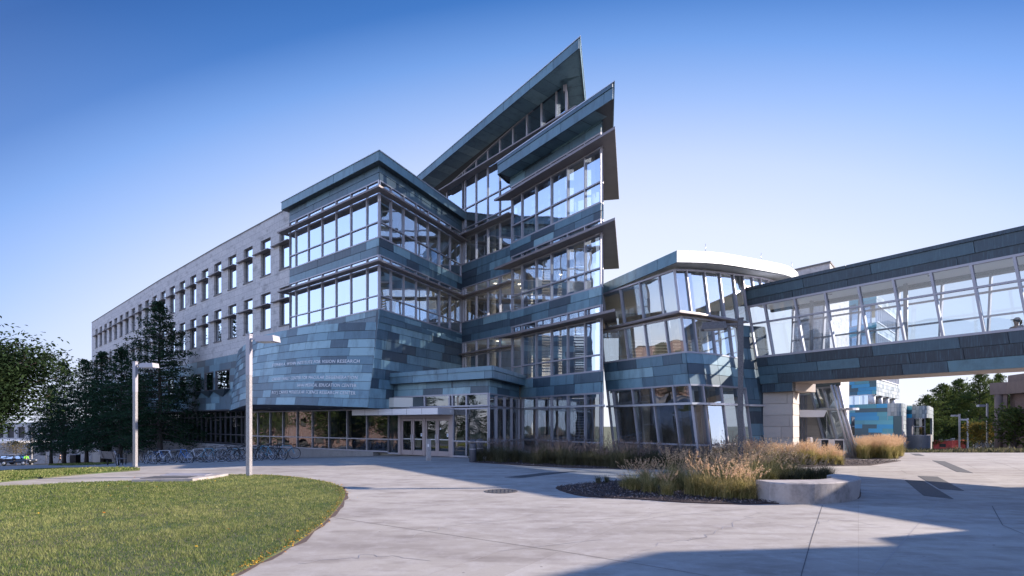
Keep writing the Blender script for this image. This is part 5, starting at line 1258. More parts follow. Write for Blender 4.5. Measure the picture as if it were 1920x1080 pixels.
# ornamental grasses
def tuft_mesh(seed, h, spread, nb, npl, mt, arch=.8, plume_h=1.2):
    rng = np.random.default_rng(seed); V_ = []; T_ = []
    def ribbon(base, az, h_, out_, w, seg, droop):
        P_ = []
        for s in range(seg+1):
            t = s/seg; r = out_*t**1.4; z = h_*(t*(1.25)-.25*t*t-droop*t**3)
            c = base+np.array([math.cos(az)*r, math.sin(az)*r, z]); ww = w*(1-.85*t); sd = np.array([-math.sin(az), math.cos(az), 0])*ww
            P_.append((c-sd, c+sd))
        for a, b in zip(P_, P_[1:]): V_.extend([a[0], a[1], b[1], b[0]])
        return seg
    n = 0
    for _ in range(nb):
        az = rng.uniform(0, 2*np.pi); b = np.array([*rng.normal(0, spread*.16, 2), 0]); tt = rng.random()
        k = ribbon(b, az, h*rng.uniform(.55, 1.0), spread*rng.uniform(.25, 1.0), .0065, 4, arch*rng.uniform(.1, .5)); T_ += [.1+.8*tt]*k
    nt = len(T_)
    PV = []; PT = []
    for _ in range(npl):
        az = rng.uniform(0, 2*np.pi); b = np.array([*rng.normal(0, spread*.12, 2), 0]); H_ = h*plume_h*rng.uniform(.75, 1.08); o_ = spread*rng.uniform(.15, .7)
        k = ribbon(b, az, H_, o_, .004, 4, .12); T_ += [.95]*k
        L = len(V_); 
        tip_ = (V_[-1]+V_[-2])/2; d = tip_-(V_[-4]+V_[-3])/2; d = d/np.linalg.norm(d); ln = rng.uniform(.16, .30)*h
        m = 20; c = tip_[None, :]+d[None, :]*(rng.uniform(-.6, .5, m)*ln*1.25)[:, None]+rng.normal(0, .0085, (m, 3))
        PV.append(leafquads(c, .042, rng, 0, .30)); PT += list(rng.random(m))
    return np.array(V_).reshape(-1, 3), np.array(T_), (np.concatenate(PV) if PV else None), np.array(PT)
def tuft(name, seed, h, spread, nb, npl, mt, label, group, pm='plume', **kw):
    T = thing(name, (0, 0, 0), label, 'ornamental grass', group)
    V_, T_, PV, PT = tuft_mesh(seed, h, spread, nb, npl, mt, **kw)
    np_mesh('foliage', V_, np.arange(len(V_)).reshape(-1, 4), 4, T_, mt, T)
    if PV is not None: np_mesh('plumes', PV, np.arange(len(PV)).reshape(-1, 4), 4, PT, pm, T)
    return T
def plant(protos, spots, seed):
    rnd = random.Random(seed); used = set()
    for (x, y, s) in spots:
        i = rnd.randrange(len(protos)); o = protos[i]
        if i in used: o = copy_tree(o)
        used.add(i); o.location = (x, y, Z(x, y)+.02); o.rotation_euler.z = rnd.uniform(0, 6.28); o.scale = (s, s, s*rnd.uniform(.88, 1.12))
island = smooth_poly([tuple(G(*q)[:2]) for q in ((1042, 916), (1080, 929), (1130, 934.5), (1200, 938), (1280, 943), (1400, 947), (1440, 946), (1520, 944), (1600, 939), (1614, 925), (1600, 905), (1560, 898), (1480, 896), (1380, 895), (1280, 897), (1190, 900), (1120, 906), (1070, 911))], 3)
island = [(p[0], p[1]) for p in island]
def mulch(name, poly, n, seed, lab):
    sheet(poly, .7, .025, 'bed_soil', 'mulch', edge=.04)
    rng = np.random.default_rng(seed); xs = [p[0] for p in poly]; ys = [p[1] for p in poly]
    X = rng.uniform(min(xs), max(xs), n*3); Y = rng.uniform(min(ys), max(ys), n*3); k = inside(poly, X, Y); X, Y = X[k][:n], Y[k][:n]
    C_ = np.stack([X, Y, np.array([Z(a, b) for a, b in zip(X, Y)])+.035+rng.uniform(0, .03, len(X))], 1)
    V_ = leafquads(C_, .055, rng, .35, .45); m = len(C_)
    o = np_mesh(name, V_, np.arange(m*4).reshape(-1, 4), 4, rng.random(m)**1.5, 'mulch'); tag(o, lab, 'mulch', kind='stuff')
mulch('bark_mulch', island, 16000, 91, 'brown bark mulch covering the kidney shaped island bed')
bed2 = [tuple(G(*q)[:2]) for q in ((884, 867), (1000, 874.5), (1090, 878.5), (1170, 880), (1300, 881), (1420, 879), (1560, 874), (1634, 873))]+[(19.4, 26.6), (15.8, 28.0), (13.2, 27.2), (9, 24.7), (8.0, 24.9), (4.9, 28.0), (1.4, 32.4), (-.9, 28.2), (-1.3, 27.9)]
mulch('bark_mulch', bed2, 12000, 92, 'dark bark mulch in the long planting bed along the glass')
IG = 'feathery tan grasses in the kidney shaped island bed'
pr = [tuft('ornamental_grass', 100+i, (.74, .86, .66, .92)[i], (.66, .74, .62, .6)[i], 380, (34, 30, 42, 38)[i], 'tuft', 'feathery tan grass clump with green base in the kidney shaped island bed', IG, plume_h=1.28, arch=1.1) for i in range(4)]
sp = []
rnd = random.Random(5)
for px, py, s in ((1188, 921, .95), (1218, 925, .82), (1170, 916, .55), (1262, 922, 1), (1300, 930, 1.0), (1330, 933, 1.05), (1362, 936, 1.0), (1392, 936, 1.0), (1345, 918, 1.1), (1310, 914, 1.05), (1270, 910, .9), (1236, 912, .8), (1380, 915, 1.15), (1415, 912, 1.15),
                  (1440, 908, 1.2), (1402, 927, 1.0), (1365, 906, 1.1), (1328, 905, 1.0), (1420, 902, 1.1), (1465, 903, 1.15), (1495, 903, 1.0), (1395, 901, 1.1), (1290, 921, .9), (1250, 931, .7), (1408, 938, .8), (1376, 926, .95), (1480, 900, 1.1), (1450, 900, 1.1), (1350, 900, .95), (1210, 908, .75)):
    g_ = G(px, py); sp.append((g_.x, g_.y, s))
plant(pr, sp, 6)
for i, (px, py) in enumerate(((1122, 909), (1137, 908))):
    t = tuft('young_grass_tuft', 130+i, .34, .22, 110, 0, 'tuft_shade', ('small dark green tuft, left one at the bare tip of the island bed', 'small dark green tuft, right one at the bare tip of the island bed')[i], None); p = G(px, py); t.location = (p.x, p.y, .03)
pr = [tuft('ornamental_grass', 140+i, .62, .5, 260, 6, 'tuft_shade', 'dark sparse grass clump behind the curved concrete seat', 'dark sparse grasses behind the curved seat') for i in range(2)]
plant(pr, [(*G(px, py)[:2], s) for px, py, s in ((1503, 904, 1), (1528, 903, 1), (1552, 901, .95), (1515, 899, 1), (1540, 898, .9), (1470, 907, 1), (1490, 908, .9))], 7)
SG = 'shade-toned grasses in the shaded bed along the glass'
pr = [tuft('ornamental_grass', 110+i, (.85, .72, .95)[i], (.62, .55, .6)[i], 300, (26, 30, 22)[i], 'tuft_shade', 'shade-toned grass clump in the shaded bed before the glass front', SG, pm='plume_shade') for i in range(3)]
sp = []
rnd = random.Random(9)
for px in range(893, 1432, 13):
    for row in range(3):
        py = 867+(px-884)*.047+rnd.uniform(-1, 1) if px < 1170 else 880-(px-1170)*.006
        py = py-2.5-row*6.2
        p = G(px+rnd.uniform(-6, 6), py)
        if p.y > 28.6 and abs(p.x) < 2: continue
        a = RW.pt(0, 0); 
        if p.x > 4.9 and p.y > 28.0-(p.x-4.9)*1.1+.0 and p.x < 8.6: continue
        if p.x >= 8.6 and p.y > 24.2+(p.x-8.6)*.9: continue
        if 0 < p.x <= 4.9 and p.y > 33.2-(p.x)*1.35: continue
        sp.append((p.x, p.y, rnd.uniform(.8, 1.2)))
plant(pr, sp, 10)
WGp = 'sunlit reddish grasses between the stone pier and the seat'
pr = [tuft('ornamental_grass', 120+i, (.85, .95, .75)[i], .5, 280, (44, 36, 46)[i], 'tuft', 'sunlit reddish grass clump around the stone pier', WGp, plume_h=1.2) for i in range(3)]
sp = []
for px in range(1398, 1582, 10):
    for py in (872, 868.5, 865):
        if 1425 < px < 1500 and py < 867: continue
        p = G(px+rnd.uniform(-5, 5), py+rnd.uniform(-1, 1)); sp.append((p.x, p.y, rnd.uniform(.75, 1.05)*(.8 if px > 1520 else 1)))
plant(pr, sp, 12)
RG = 'grasses in the round sunlit patch right of the glass bay'
pr = [tuft('ornamental_grass', 150+i, .98, .55, 320, 46, 'tuft', 'dense golden grass clump in the sunlit patch right of the leaning glass bay', RG, plume_h=1.15) for i in range(3)]
patch = [tuple(G(*q)[:2]) for q in ((1604, 856), (1620, 861), (1655, 862.5), (1684, 861), (1693, 856), (1680, 852), (1630, 851))]
sheet(patch, .8, .025, 'bed_soil', 'mulch', edge=.04)
sp = []
for k in range(60):
    px, py = rnd.uniform(1606, 1688), rnd.uniform(853, 861); p = G(px, py)
    if inside(patch, np.array([p.x]), np.array([p.y]))[0]: sp.append((p.x, p.y, rnd.uniform(.85, 1.05)))
plant(pr, sp, 13)
# low reddish groundcover by the teal building and dark hedge line at right
band = [tuple(G(*q)[:2]) for q in ((1690, 850.6), (1756, 850.8), (1750, 849.6), (1690, 849.4))]
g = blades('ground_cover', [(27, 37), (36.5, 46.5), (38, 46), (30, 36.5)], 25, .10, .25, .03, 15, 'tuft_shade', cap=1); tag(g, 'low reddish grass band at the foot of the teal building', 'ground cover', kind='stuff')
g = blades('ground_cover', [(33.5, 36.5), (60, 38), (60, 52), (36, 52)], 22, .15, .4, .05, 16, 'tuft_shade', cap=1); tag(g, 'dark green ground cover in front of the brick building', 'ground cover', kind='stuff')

for i, (x, y, lab) in enumerate(((-36, 25, 'dark pin oak left of the path, nearest the lawn'), (-45, 32, 'dark pin oak left of the road bend'), (-52, 24, 'dark pin oak by the outer kerb'), (-44, 17, 'dark pin oak in the far lawn corner'))):
    t = copy_tree(proto); t.location = Vector((x, y, Z(x, y)-.05)); t.rotation_euler.z = 1+i*1.7; t.scale = (.95, .95, .72+.08*(i % 3)); t['label'] = lab; t['group'] = 'pin oaks left of the lawn'
# ================================================================== seat wall
st = thing('concrete_seat', (6.5, 13, 0), 'curved pale concrete seat wall with stained front edging the island bed', 'seat wall')
def at_z(px, py, z): D = (CAMZ-z)/((py-HY)/F0); return Vector(((px-CX)/F0*D, D))
outer = [at_z(*q, .5) for q in ((1443, 904), (1470, 905.6), (1500, 906), (1530, 905.8), (1560, 904.8), (1585, 903), (1603, 900.5), (1614, 897), (1612, 893.5), (1600, 891), (1580, 889.3), (1563, 888.6))]
inner = [at_z(*q, .5) for q in ((1417, 899.3), (1450, 899.4), (1485, 899.3), (1510, 899.2), (1530, 898.6), (1543, 897.8), (1552, 896.8), (1557, 895.6), (1559, 894.4), (1559, 893.2), (1557, 892), (1550, 890.8))]
outer = [Vector(v[:2]) for v in [cr([(p.x, p.y, 0) for p in outer], i/30) for i in range(31)]]; inner = [Vector(v[:2]) for v in [cr([(p.x, p.y, 0) for p in inner], i/30) for i in range(31)]]
bm_ = MB(); rows = []
for o, n_ in zip(outer, inner):
    d = (o-n_).normalized()
    ring = [(o.x-d.x*.05, o.y-d.y*.05, -.06), (o.x, o.y, .475), (o.x-d.x*.025, o.y-d.y*.025, .50), (n_.x+d.x*.025, n_.y+d.y*.025, .50), (n_.x, n_.y, .475), (n_.x, n_.y, -.06)]
    rows.append(ring)
vs = [v for r in rows for v in r]; fs = []
for i in range(len(rows)-1):
    for k in range(5): fs.append((i*6+k, (i+1)*6+k, (i+1)*6+k+1, i*6+k+1))
fs += [tuple(range(6)), tuple(range((len(rows)-1)*6+5, (len(rows)-1)*6-1, -1))]
bm_.add(vs, fs); o = bm_.build('seat_body', 'seat_concrete', st)
bm = bmesh.new(); bm.from_mesh(o.data); bmesh.ops.recalc_face_normals(bm, faces=bm.faces); bm.to_mesh(o.data); bm.free()

# utility vault slab in the lawn
vt = thing('utility_vault', (-11.5, 19, 0), 'flat concrete utility vault lid set in the lawn behind the near lamp post', 'utility vault')
pv = [at_z(*q, .13) for q in ((247, 898.5), (361, 897), (398, 892), (428, 887.5), (328, 884.8))]
mb = MB(); mb.prism([tuple(p) for p in pv], lambda x, y: Z(x, y)-.05, lambda x, y: Z(x, y)+.12); mb.build('slab', 'seat_concrete', vt)
c0 = sum(pv, Vector((0, 0)))/5
mb = MB(); q = [at_z(*k, .13) for k in ((262, 897.2), (352, 896.0), (370, 892.6), (290, 892.6))]; mb.prism([tuple(p) for p in q], lambda x, y: Z(x, y)+.12, lambda x, y: Z(x, y)+.135); mb.build('hatch', 'grate', vt)
mb = MB(); q = [at_z(*k, .13) for k in ((300, 891), (385, 891), (398, 888.2), (322, 887.4))]; mb.prism([tuple(p) for p in q], lambda x, y: Z(x, y)+.12, lambda x, y: Z(x, y)+.135); mb.build('hatch', 'metal', vt)

# ================================================================== street lamps
def lamp(loc, rz, label, H=5.0, group='square steel street lamps on the plaza'):
    T = thing('street_lamp', (0, 0, 0), label, 'street lamp', group)
    mb = MB(); mb.box((0, 0, H*.5-.02), (.145, .145, H+.04)); p = mb.build('pole', 'steel_post', T)
    mb = MB(); mb.box((0, 0, H*.86), (.155, .155, H*.28)); mb.build('pole_sleeve', 'metal', p)
    mb = MB(); mb.box((0, 0, H+.03), (.17, .17, .04)); mb.build('pole_cap', 'metal', p)
    mb = MB(); mb.box((.24, 0, H-.13), (.36, .07, .07)); mb.build('arm', 'metal', T)
    mb = MB(); mb.box8([(.38, -.2, H-.26), (1.12, -.2, H-.26), (1.12, .2, H-.26), (.38, .2, H-.26), (.42, -.19, H-.05), (1.08, -.19, H-.05), (1.08, .19, H-.05), (.42, .19, H-.05)]); h = mb.build('lamp_head', 'metal', T)
    mb = MB(); mb.box((.75, 0, H-.265), (.56, .3, .02)); mb.build('lens', 'sticker', h)
    mb = MB(); mb.box((0, 0, .012), (.3, .3, .03)); mb.build('base_plate', 'metal_dark', T)
    T.location = loc; T.rotation_euler.z = rz; return T
p = at_z(467, 893.5, .0); l1 = lamp((p.x, p.y, -.02), R_(-12), 'steel street lamp standing on the lawn edge in front of the lettered wall', H=5.02)
x, D = (253.5-CX)/F0*25.6, 25.6; l2 = copy_tree(l1); l2.location = (x, D, Z(x, D)); l2.rotation_euler.z = R_(-8); l2['label'] = 'steel street lamp beside the slatted bench, farther left'
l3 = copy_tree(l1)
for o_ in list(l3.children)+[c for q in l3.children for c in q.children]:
    if o_.name.split('.')[0] in ('pole', 'pole_sleeve', 'arm', 'lamp_head', 'pole_cap'): o_.data = o_.data.copy(); o_.data.materials[0] = MATS['steel_post_shaded']
l3.location = (6.90, 16.1, 0); l3.rotation_euler.z = R_(160); l3['label'] = 'shade-toned street lamp rising from the island bed in front of the rotunda'
for i, (px, D, lab) in enumerate(((1799, 66, 'slim lamp post beside the dumpster, left of two'), (1814.5, 74, 'slim lamp post behind the dumpster, right of two'), (1851, 62, 'dark lamp post with its head to the left by the brick building'))):
    t = copy_tree(l1); x = (px-CX)/F0*D; t.location = (x, D, Z(x, D)-.2); t.scale = (1, 1, (.98, .98, 1.16)[i]); t.rotation_euler.z = R_(180 if i == 2 else 90); t['label'] = lab; t['group'] = 'far lamp posts at right'
x = (59-CX)/F0*92; t = copy_tree(l1); t.location = (x, 92, Z(x, 92)); t.scale = (1.6, 1.6, 1.1); t.rotation_euler.z = R_(0); t['label'] = 'pale lamp post by the street, right of the parked dark car'

# bollards, bins
def bollard(px, D, h, label):
    x = (px-CX)/F0*D; T = thing('bollard', (x, D, Z(x, D)), label, 'bollard', 'stone bollards at the doors')
    mb = MB(); mb.box((x, D, h/2), (.20, .20, h), .5); mb.build('post', 'seat_concrete', T); mb = MB(); mb.box((x, D, h+.01), (.16, .16, .03), .5); mb.build('cap', 'metal', T)
    mb = MB(); a = .5; mb.box((x-.105*math.sin(-a)*0, D-.125, h*.72), (.09, .012, .14), .0); mb.build('push_plate', 'alu', T)
bollard(803.5, 27.0, 1.06, 'square stone post with a push plate in front of the main doors')
bollard(1518.5, 28.0, 1.12, 'square stone post standing in the grasses by the side entrance')
def bin_(px, D, label, r=.17):
    x = (px-CX)/F0*D; T = thing('litter_bin', (x, D, Z(x, D)), label, 'litter bin', 'round litter bins')
    mb = MB(); mb.lathe([(r*.92, 0), (r, .03), (r, .86), (r*.96, .9), (r*.7, .9)], 20, c=(x, D, 0)); mb.build('body', 'metal_dark', T)
    mb = MB(); mb.lathe([(0, .98), (r*.6, .98), (r*1.04, .94), (r*1.04, .90)], 20, c=(x, D, .12)); mb.build('lid', 'metal_dark', T)
    mb = MB(); mb.lathe([(r*1.01, .62), (r*1.02, .66)], 20, c=(x, D, 0)); mb.build('band', 'metal', T)
bin_(886.5, 25.8, 'tall round metal bin, left one beside the entrance glass', .17); bin_(900, 26.6, 'round metal bin, right one half hidden by grasses', .16)
def panel_bin(px, D, label):
    x = (px-CX)/F0*D; T = thing('pay_bin', (x, D, Z(x, D)), label, 'litter bin', 'steel edged bins at the side entrance')
    mb = MB(); mb.box((x, D, .5), (.5, .36, .96), .15); mb.build('body', 'black', T)
    mb = MB()
    for s in (-1, 1): mb.box((x+s*.27*math.cos(.15), D+s*.27*math.sin(.15), .52), (.035, .40, 1.04), .15)
    mb.box((x, D, 1.03), (.56, .40, .035), .15); mb.build('steel_frame', 'alu', T)
panel_bin(1543, 28.2, 'steel framed dark bin, left one by the leaning glass bay'); panel_bin(1568, 27.6, 'steel framed dark bin, right one by the leaning glass bay')
x = (141-CX)/F0*66; T = thing('litter_bin', (x, 66, Z(x, 66)), 'dark square litter bin between the oak trunks at far left', 'litter bin')
mb = MB(); mb.box((x, 66, Z(x, 66)+.55), (.75, .75, 1.1)); mb.build('body', 'black', T); mb = MB(); mb.box((x, 66, Z(x, 66)+1.13), (.8, .8, .07)); mb.build('lid', 'metal', T)

# ================================================================== slatted bench
x, D = (205-CX)/F0*33.0, 33.0; zb = Z(x, D)
T = thing('bench', (0, 0, 0), 'dark slatted metal bench with its back to the camera beside the street lamp', 'bench')
mb = MB()
for i in range(7): mb.box((0, -.02-.02*i, .50+.062*i), (1.9, .02, .045), 0)
mb.build('backrest', 'wood_slat', T)
mb = MB()
for i in range(8): mb.box((0, .05+.062*i, .44+.004*i), (1.9, .045, .02))
mb.build('seat', 'wood_slat', T)
for s in (-.62, .62):
    mb = MB(); mb.path([(s, .2, 0), (s, .2, .42)], .04, 8); mb.path([(s, .5, .42), (s, .0, .41), (s, -.05, .55), (s, -.17, .95)], .022, 6); mb.build('leg', 'black', T)
mb = MB(); mb.path([(-.95, .5, .46), (-.95, .03, .45), (-.95, -.17, .96)], .025, 6); mb.path([(.95, .5, .46), (.95, .03, .45), (.95, -.17, .96)], .025, 6); mb.build('arm_frame', 'metal', T)
T.location = (x, D, zb); T.rotation_euler.z = R_(-28)

# ================================================================== bicycles
def bicycle(m, label, group, grp=None):
    T = thing('bicycle', (0, 0, 0), label, 'bicycle', group)
    for sx in (-.52, .52):
        mb = MB()
        n = 22; r = .335; rr = .021
        vs = []; 
        for i in range(n):
            a = 2*math.pi*i/n
            for k in range(5):
                b = 2*math.pi*k/5; R2 = r+rr*math.cos(b); vs.append((sx+R2*math.cos(a), rr*math.sin(b), .355+R2*math.sin(a)))
        mb.add(vs, [(i*5+k, ((i+1) % n)*5+k, ((i+1) % n)*5+(k+1) % 5, i*5+(k+1) % 5) for i in range(n) for k in range(5)], smooth=True)
        w = mb.build('wheel', 'tyre', T)
        mb = MB()
        vs = []
        for i in range(n):
            a = 2*math.pi*i/n
            for (R2, yy) in ((.312, -.012), (.300, 0), (.312, .012)): vs.append((sx+R2*math.cos(a), yy, .355+R2*math.sin(a)))
        mb.add(vs, [(i*3+k, ((i+1) % n)*3+k, ((i+1) % n)*3+k+1, i*3+k+1) for i in range(n) for k in range(2)])
        for i in range(14):
            a = 2*math.pi*i/14; mb.path([(sx, .02*(-1)**i, .355), (sx+.3*math.cos(a), 0, .355+.3*math.sin(a))], .003, 3, cap=False)
        mb.path([(sx, -.05, .355), (sx, .05, .355)], .025, 6); mb.build('rim', 'alu', w)
    bb = (-.06, 0, .30); st_ = (-.20, 0, .80); hd = (.34, 0, .82); hb = (.38, 0, .70); ra = (-.52, 0, .355)
    mb = MB()
    for a, b, r in ((bb, st_, .018), (st_, hd, .018), (bb, hb, .021), (hd, hb, .022), (bb, (-.52, .05, .355), .012), (bb, (-.52, -.05, .355), .012), ((-.19, 0, .76), (-.52, .05, .355), .010), ((-.19, 0, .76), (-.52, -.05, .355), .010), (hb, (.45, .05, .5), .014), ((.45, .05, .5), (.52, .05, .355), .012), (hb, (.45, -.05, .5), .014), ((.45, -.05, .5), (.52, -.05, .355), .012)):
        mb.path([a, b], r, 6, cap=False)
    mb.build('frame', m, T)
    mb = MB(); mb.path([(.33, 0, .82), (.32, 0, .93), (.36, .0, .95)], .014, 6); mb.path([(.30, -.29, .97), (.37, -.2, .96), (.38, 0, .95), (.37, .2, .96), (.30, .29, .97)], .013, 6); mb.build('handlebar', 'black', T)
    mb = MB(); mb.path([(-.20, 0, .78), (-.22, 0, .91)], .013, 6); mb.add([(-.34, -.07, .92), (-.34, .07, .92), (-.05, .02, .93), (-.05, -.02, .93), (-.34, -.06, .96), (-.34, .06, .96), (-.05, .015, .955), (-.05, -.015, .955)], [(3, 2, 1, 0), (4, 5, 6, 7), (0, 1, 5, 4), (1, 2, 6, 5), (2, 3, 7, 6), (3, 0, 4, 7)]); mb.build('saddle', 'black', T)
    mb = MB(); mb.lathe([(0, -.01), (.085, -.01), (.085, .01), (0, .01)], 14, c=(-.06, -.05, .30), axis='y'); mb.path([(-.06, -.06, .30), (.04, -.08, .16)], .01, 5); mb.path([(-.06, .06, .30), (-.16, .08, .44)], .01, 5); mb.box((.04, -.11, .16), (.09, .09, .02)); mb.build('crank', 'metal_dark', T)
    return T
BG = 'bicycles parked along the concrete wall'
base_ = {}
for k, lab in (('bike_black', 'black bicycle in the dense row along the concrete wall'), ('bike_blue', 'bright blue bicycle in the row along the concrete wall'), ('bike_silver', 'grey bicycle in the row along the concrete wall'), ('bike_white', 'white framed bicycle in the row along the concrete wall'), ('bike_teal', 'dark teal bicycle in the row along the concrete wall')):
    base_[k] = [bicycle(k, lab, BG), False]
rnd = random.Random(77)
seq = ['bike_black', 'bike_silver', 'bike_blue', 'bike_white', 'bike_black', 'bike_silver', 'bike_black', 'bike_blue', 'bike_silver', 'bike_white', 'bike_black', 'bike_teal', 'bike_black', 'bike_silver', 'bike_black', 'bike_black', 'bike_teal', 'bike_black', 'bike_silver', 'bike_black', 'bike_black', 'bike_teal', 'bike_black', 'bike_black']
def put_bike(k, px, py, rz, lab=None):
    b = base_[k]; o = b[0] if not b[1] else copy_tree(b[0]); b[1] = True
    p = G(px, py); o.location = (p.x, p.y, p.z); o.rotation_euler = (R_(rnd.uniform(-6, 6)), 0, rz)
    if lab: o['label'] = lab
    return o
n_ = len(seq)
ORD = 'first second third fourth fifth sixth seventh eighth ninth tenth eleventh twelfth thirteenth fourteenth fifteenth sixteenth seventeenth eighteenth nineteenth twentieth twenty-first twenty-second twenty-third twenty-fourth'.split()
NM = dict(bike_black='black', bike_blue='bright blue', bike_silver='grey', bike_white='white framed', bike_teal='dark teal')
for i in range(n_):
    f = i/(n_-1); px = 272+f*(520-272); py = 871-f*(871-862.5)+(0 if i % 2 else -3.0)
    put_bike(seq[i], px, py, R_(rnd.choice((-28, -18, 152, 160, 20))+rnd.uniform(-9, 9)), '%s bicycle, %s from the left end of the front row' % (NM[seq[i]], ORD[i]))
for i in range(n_):
    f = (i+.5)/n_; px = 285+f*(515-285); py = 865.5-f*(6.0)+rnd.uniform(-1, 1)
    kk = rnd.choice(('bike_black', 'bike_black', 'bike_silver', 'bike_teal')); put_bike(kk, px, py, R_(rnd.choice((-35, 150, 30))+rnd.uniform(-10, 10)), '%s bicycle, %s from the left in the row behind, nearer the concrete wall' % (NM[kk], ORD[i]))
put_bike('bike_teal', 535, 861.0, R_(12), 'pale teal bicycle, rightmost of the whole row, seen side on')
put_bike('bike_silver', 508, 861.5, R_(-25), 'silver bicycle second from the right end of the row')
put_bike('bike_black', 222, 873, R_(-60), 'single dark bicycle behind the slatted bench')
# bicycle racks
RKG = 'black hoop bicycle racks'
rk = None
for i, (px, py) in enumerate(((240, 871), (246, 870.5), (262, 869.5), (300, 868.5), (340, 866.5), (390, 864.5), (440, 862.5), (490, 860.5))):
    if rk is None:
        rk = T = thing('bicycle_rack', (0, 0, 0), 'black steel hoop rack among the parked bicycles', 'bicycle rack', RKG); mb = MB()
        mb.path([(-.3, 0, 0), (-.3, 0, .7), (-.2, 0, .84), (0, 0, .88), (.2, 0, .84), (.3, 0, .7), (.3, 0, 0)], .03, 8); mb.build('hoop', 'black', T)
    else: T = copy_tree(rk)
    p = G(px, py); T.location = p; T.rotation_euler.z = R_(50); T['label'] = 'black hoop rack at the bicycles, %s from the left' % ORD[i]

# far bicycles at right by the brick building
for i in range(7):
    b = copy_tree(base_['bike_black'][0] if i % 2 else base_['bike_silver'][0]); D = 58+i*.8; px = 1836+i*7; x = (px-CX)/F0*D
    b.location = (x, D, Z(x, D)+.35); b.rotation_euler = (0, 0, R_(20+i*25)); b['label'] = 'distant bicycle by the brick building, %s from the left' % ORD[i]; b['group'] = 'distant bicycles by the brick building'

# ================================================================== car, dumpster
def car(px, D, rz, label):
    x = (px-CX)/F0*D; T = thing('parked_car', (0, 0, 0), label, 'car')
    prof = [(-2.35, .45), (-2.4, .85), (-2.3, 1.05), (-2.15, 1.55), (-1.9, 1.72), (.35, 1.74), (.75, 1.62), (1.3, 1.12), (2.25, .98), (2.42, .75), (2.42, .42)]
    def shell(pr, w0, w1, zs):
        n = len(pr); vs = []
        for s in (-1, 1):
            for a, z in pr: vs.append((a, s*(w0 if z < 1.1 else w1), z))
        return vs, [tuple(range(n)), tuple(range(2*n-1, n-1, -1))]+[(i, (i+1) % n, (i+1) % n+n, i+n) for i in range(n)]
    mb = MB(); v, f = shell(prof, .93, .74, 0); mb.add(v, [q[::-1] for q in f]); mb.build('body', 'car_paint', T)
    mb = MB()
    for s in (-1, 1):
        for a, b in ((-2.0, -1.2), (-1.1, -.15), (-.05, .85)):
            y0, y1 = s*.90, s*.765
            t = .45 if b > .5 else 0
            mb.add([(a, y0, 1.13), (b+ t*.6, y0, 1.13), (b-t*.2, y1, 1.60), (a+.05, y1, 1.60)], [(0, 1, 2, 3)])
    mb.add([(.80, -.66, 1.58), (.80, .66, 1.58), (1.28, .72, 1.17), (1.28, -.72, 1.17)], [(0, 1, 2, 3)]); mb.build('side_windows', 'glass_mirror', T)
    mb = MB()
    for s in (-.6, .6): mb.path([(-1.8, s, 1.78), (.2, s, 1.80)], .025, 6)
    mb.build('roof_rails', 'alu', T)
    for wx in (-1.45, 1.5):
        for s in (-1, 1):
            mb = MB(); mb.lathe([(0, -.11), (.30, -.12), (.37, -.09), (.37, .09), (.30, .12), (0, .11)], 18, c=(wx, s*.85, .37), axis='y'); w = mb.build('wheel', 'tyre', T)
            mb = MB(); mb.lathe([(0, .12), (.22, .125), (.24, .11)] if s > 0 else [(0, -.12), (.22, -.125), (.24, -.11)], 14, c=(wx, s*.85, .37), axis='y'); mb.build('rim', 'alu', w)
    for s in (-1, 1):
        mb = MB(); mb.box((-2.33, s*.78, 1.0), (.1, .2, .3)); mb.build('tail_light', 'red_paint', T)
        mb = MB(); mb.box((2.38, s*.7, .8), (.1, .35, .14)); mb.build('headlight', 'alu', T)
    T.location = (x, D, Z(x, D)+.02); T.rotation_euler.z = rz; return T
car(33, 91.5, R_(8), 'dark sport utility car parked at the street on the far left')
def dumpster(px, D, rz, label):
    x = (px-CX)/F0*D; T = thing('dumpster', (0, 0, 0), label, 'dumpster')
    L_, W_, H_ = 6.4, 2.3, 1.7; mb = MB()
    for s in (-1, 1): mb.box((0, s*W_/2, H_/2+.15), (L_, .06, H_))
    for s in (-1, 1): mb.box((s*L_/2, 0, H_/2+.15), (.06, W_, H_))
    mb.box((0, 0, .2), (L_, W_, .1)); mb.build('body', 'red_paint', T)
    mb = MB()
    for s in (-1, 1):
        for i in range(12): mb.box((-L_/2+.3+i*.53, s*(W_/2+.06), H_/2+.15), (.09, .08, H_))
        mb.box((0, s*(W_/2+.06), H_+.15), (L_+.1, .12, .12))
    mb.build('ribs', 'red_paint', T)
    rnd = random.Random(3); mb = MB()
    for i in range(22): mb.box((rnd.uniform(-2.8, 2.8), rnd.uniform(-.8, .8), H_+.1+rnd.uniform(-.2, .25)), (rnd.uniform(.3, .9), rnd.uniform(.3, .8), rnd.uniform(.1, .5)), rnd.uniform(0, 3))
    mb.build('rubble', 'seat_concrete', T)
    mb = MB(); mb.box((-L_/2-.05, 0, 1.1), (.03, .8, .5)); mb.build('label_plate', 'black', T)
    T.location = (x, D, Z(x, D)+.1); T.rotation_euler.z = rz; return T
dumpster(1781, 85, R_(35), 'red open roll off dumpster full of rubble below the pines')
x = (1820-CX)/F0*88; T = thing('storage_box', (x, 88, Z(x, 88)), 'pale slatted crate container to the right of the dumpster', 'container')
mb = MB(); mb.box((x, 88, Z(x, 88)+1.4), (3.2, 2.2, 2.2), .4); mb.build('body', 'seat_concrete', T); mb = MB()
for i in range(4): mb.box((x, 88, Z(x, 88)+.6+i*.5), (3.26, 2.26, .07), .4)
mb.build('slats', 'metal_dark', T)
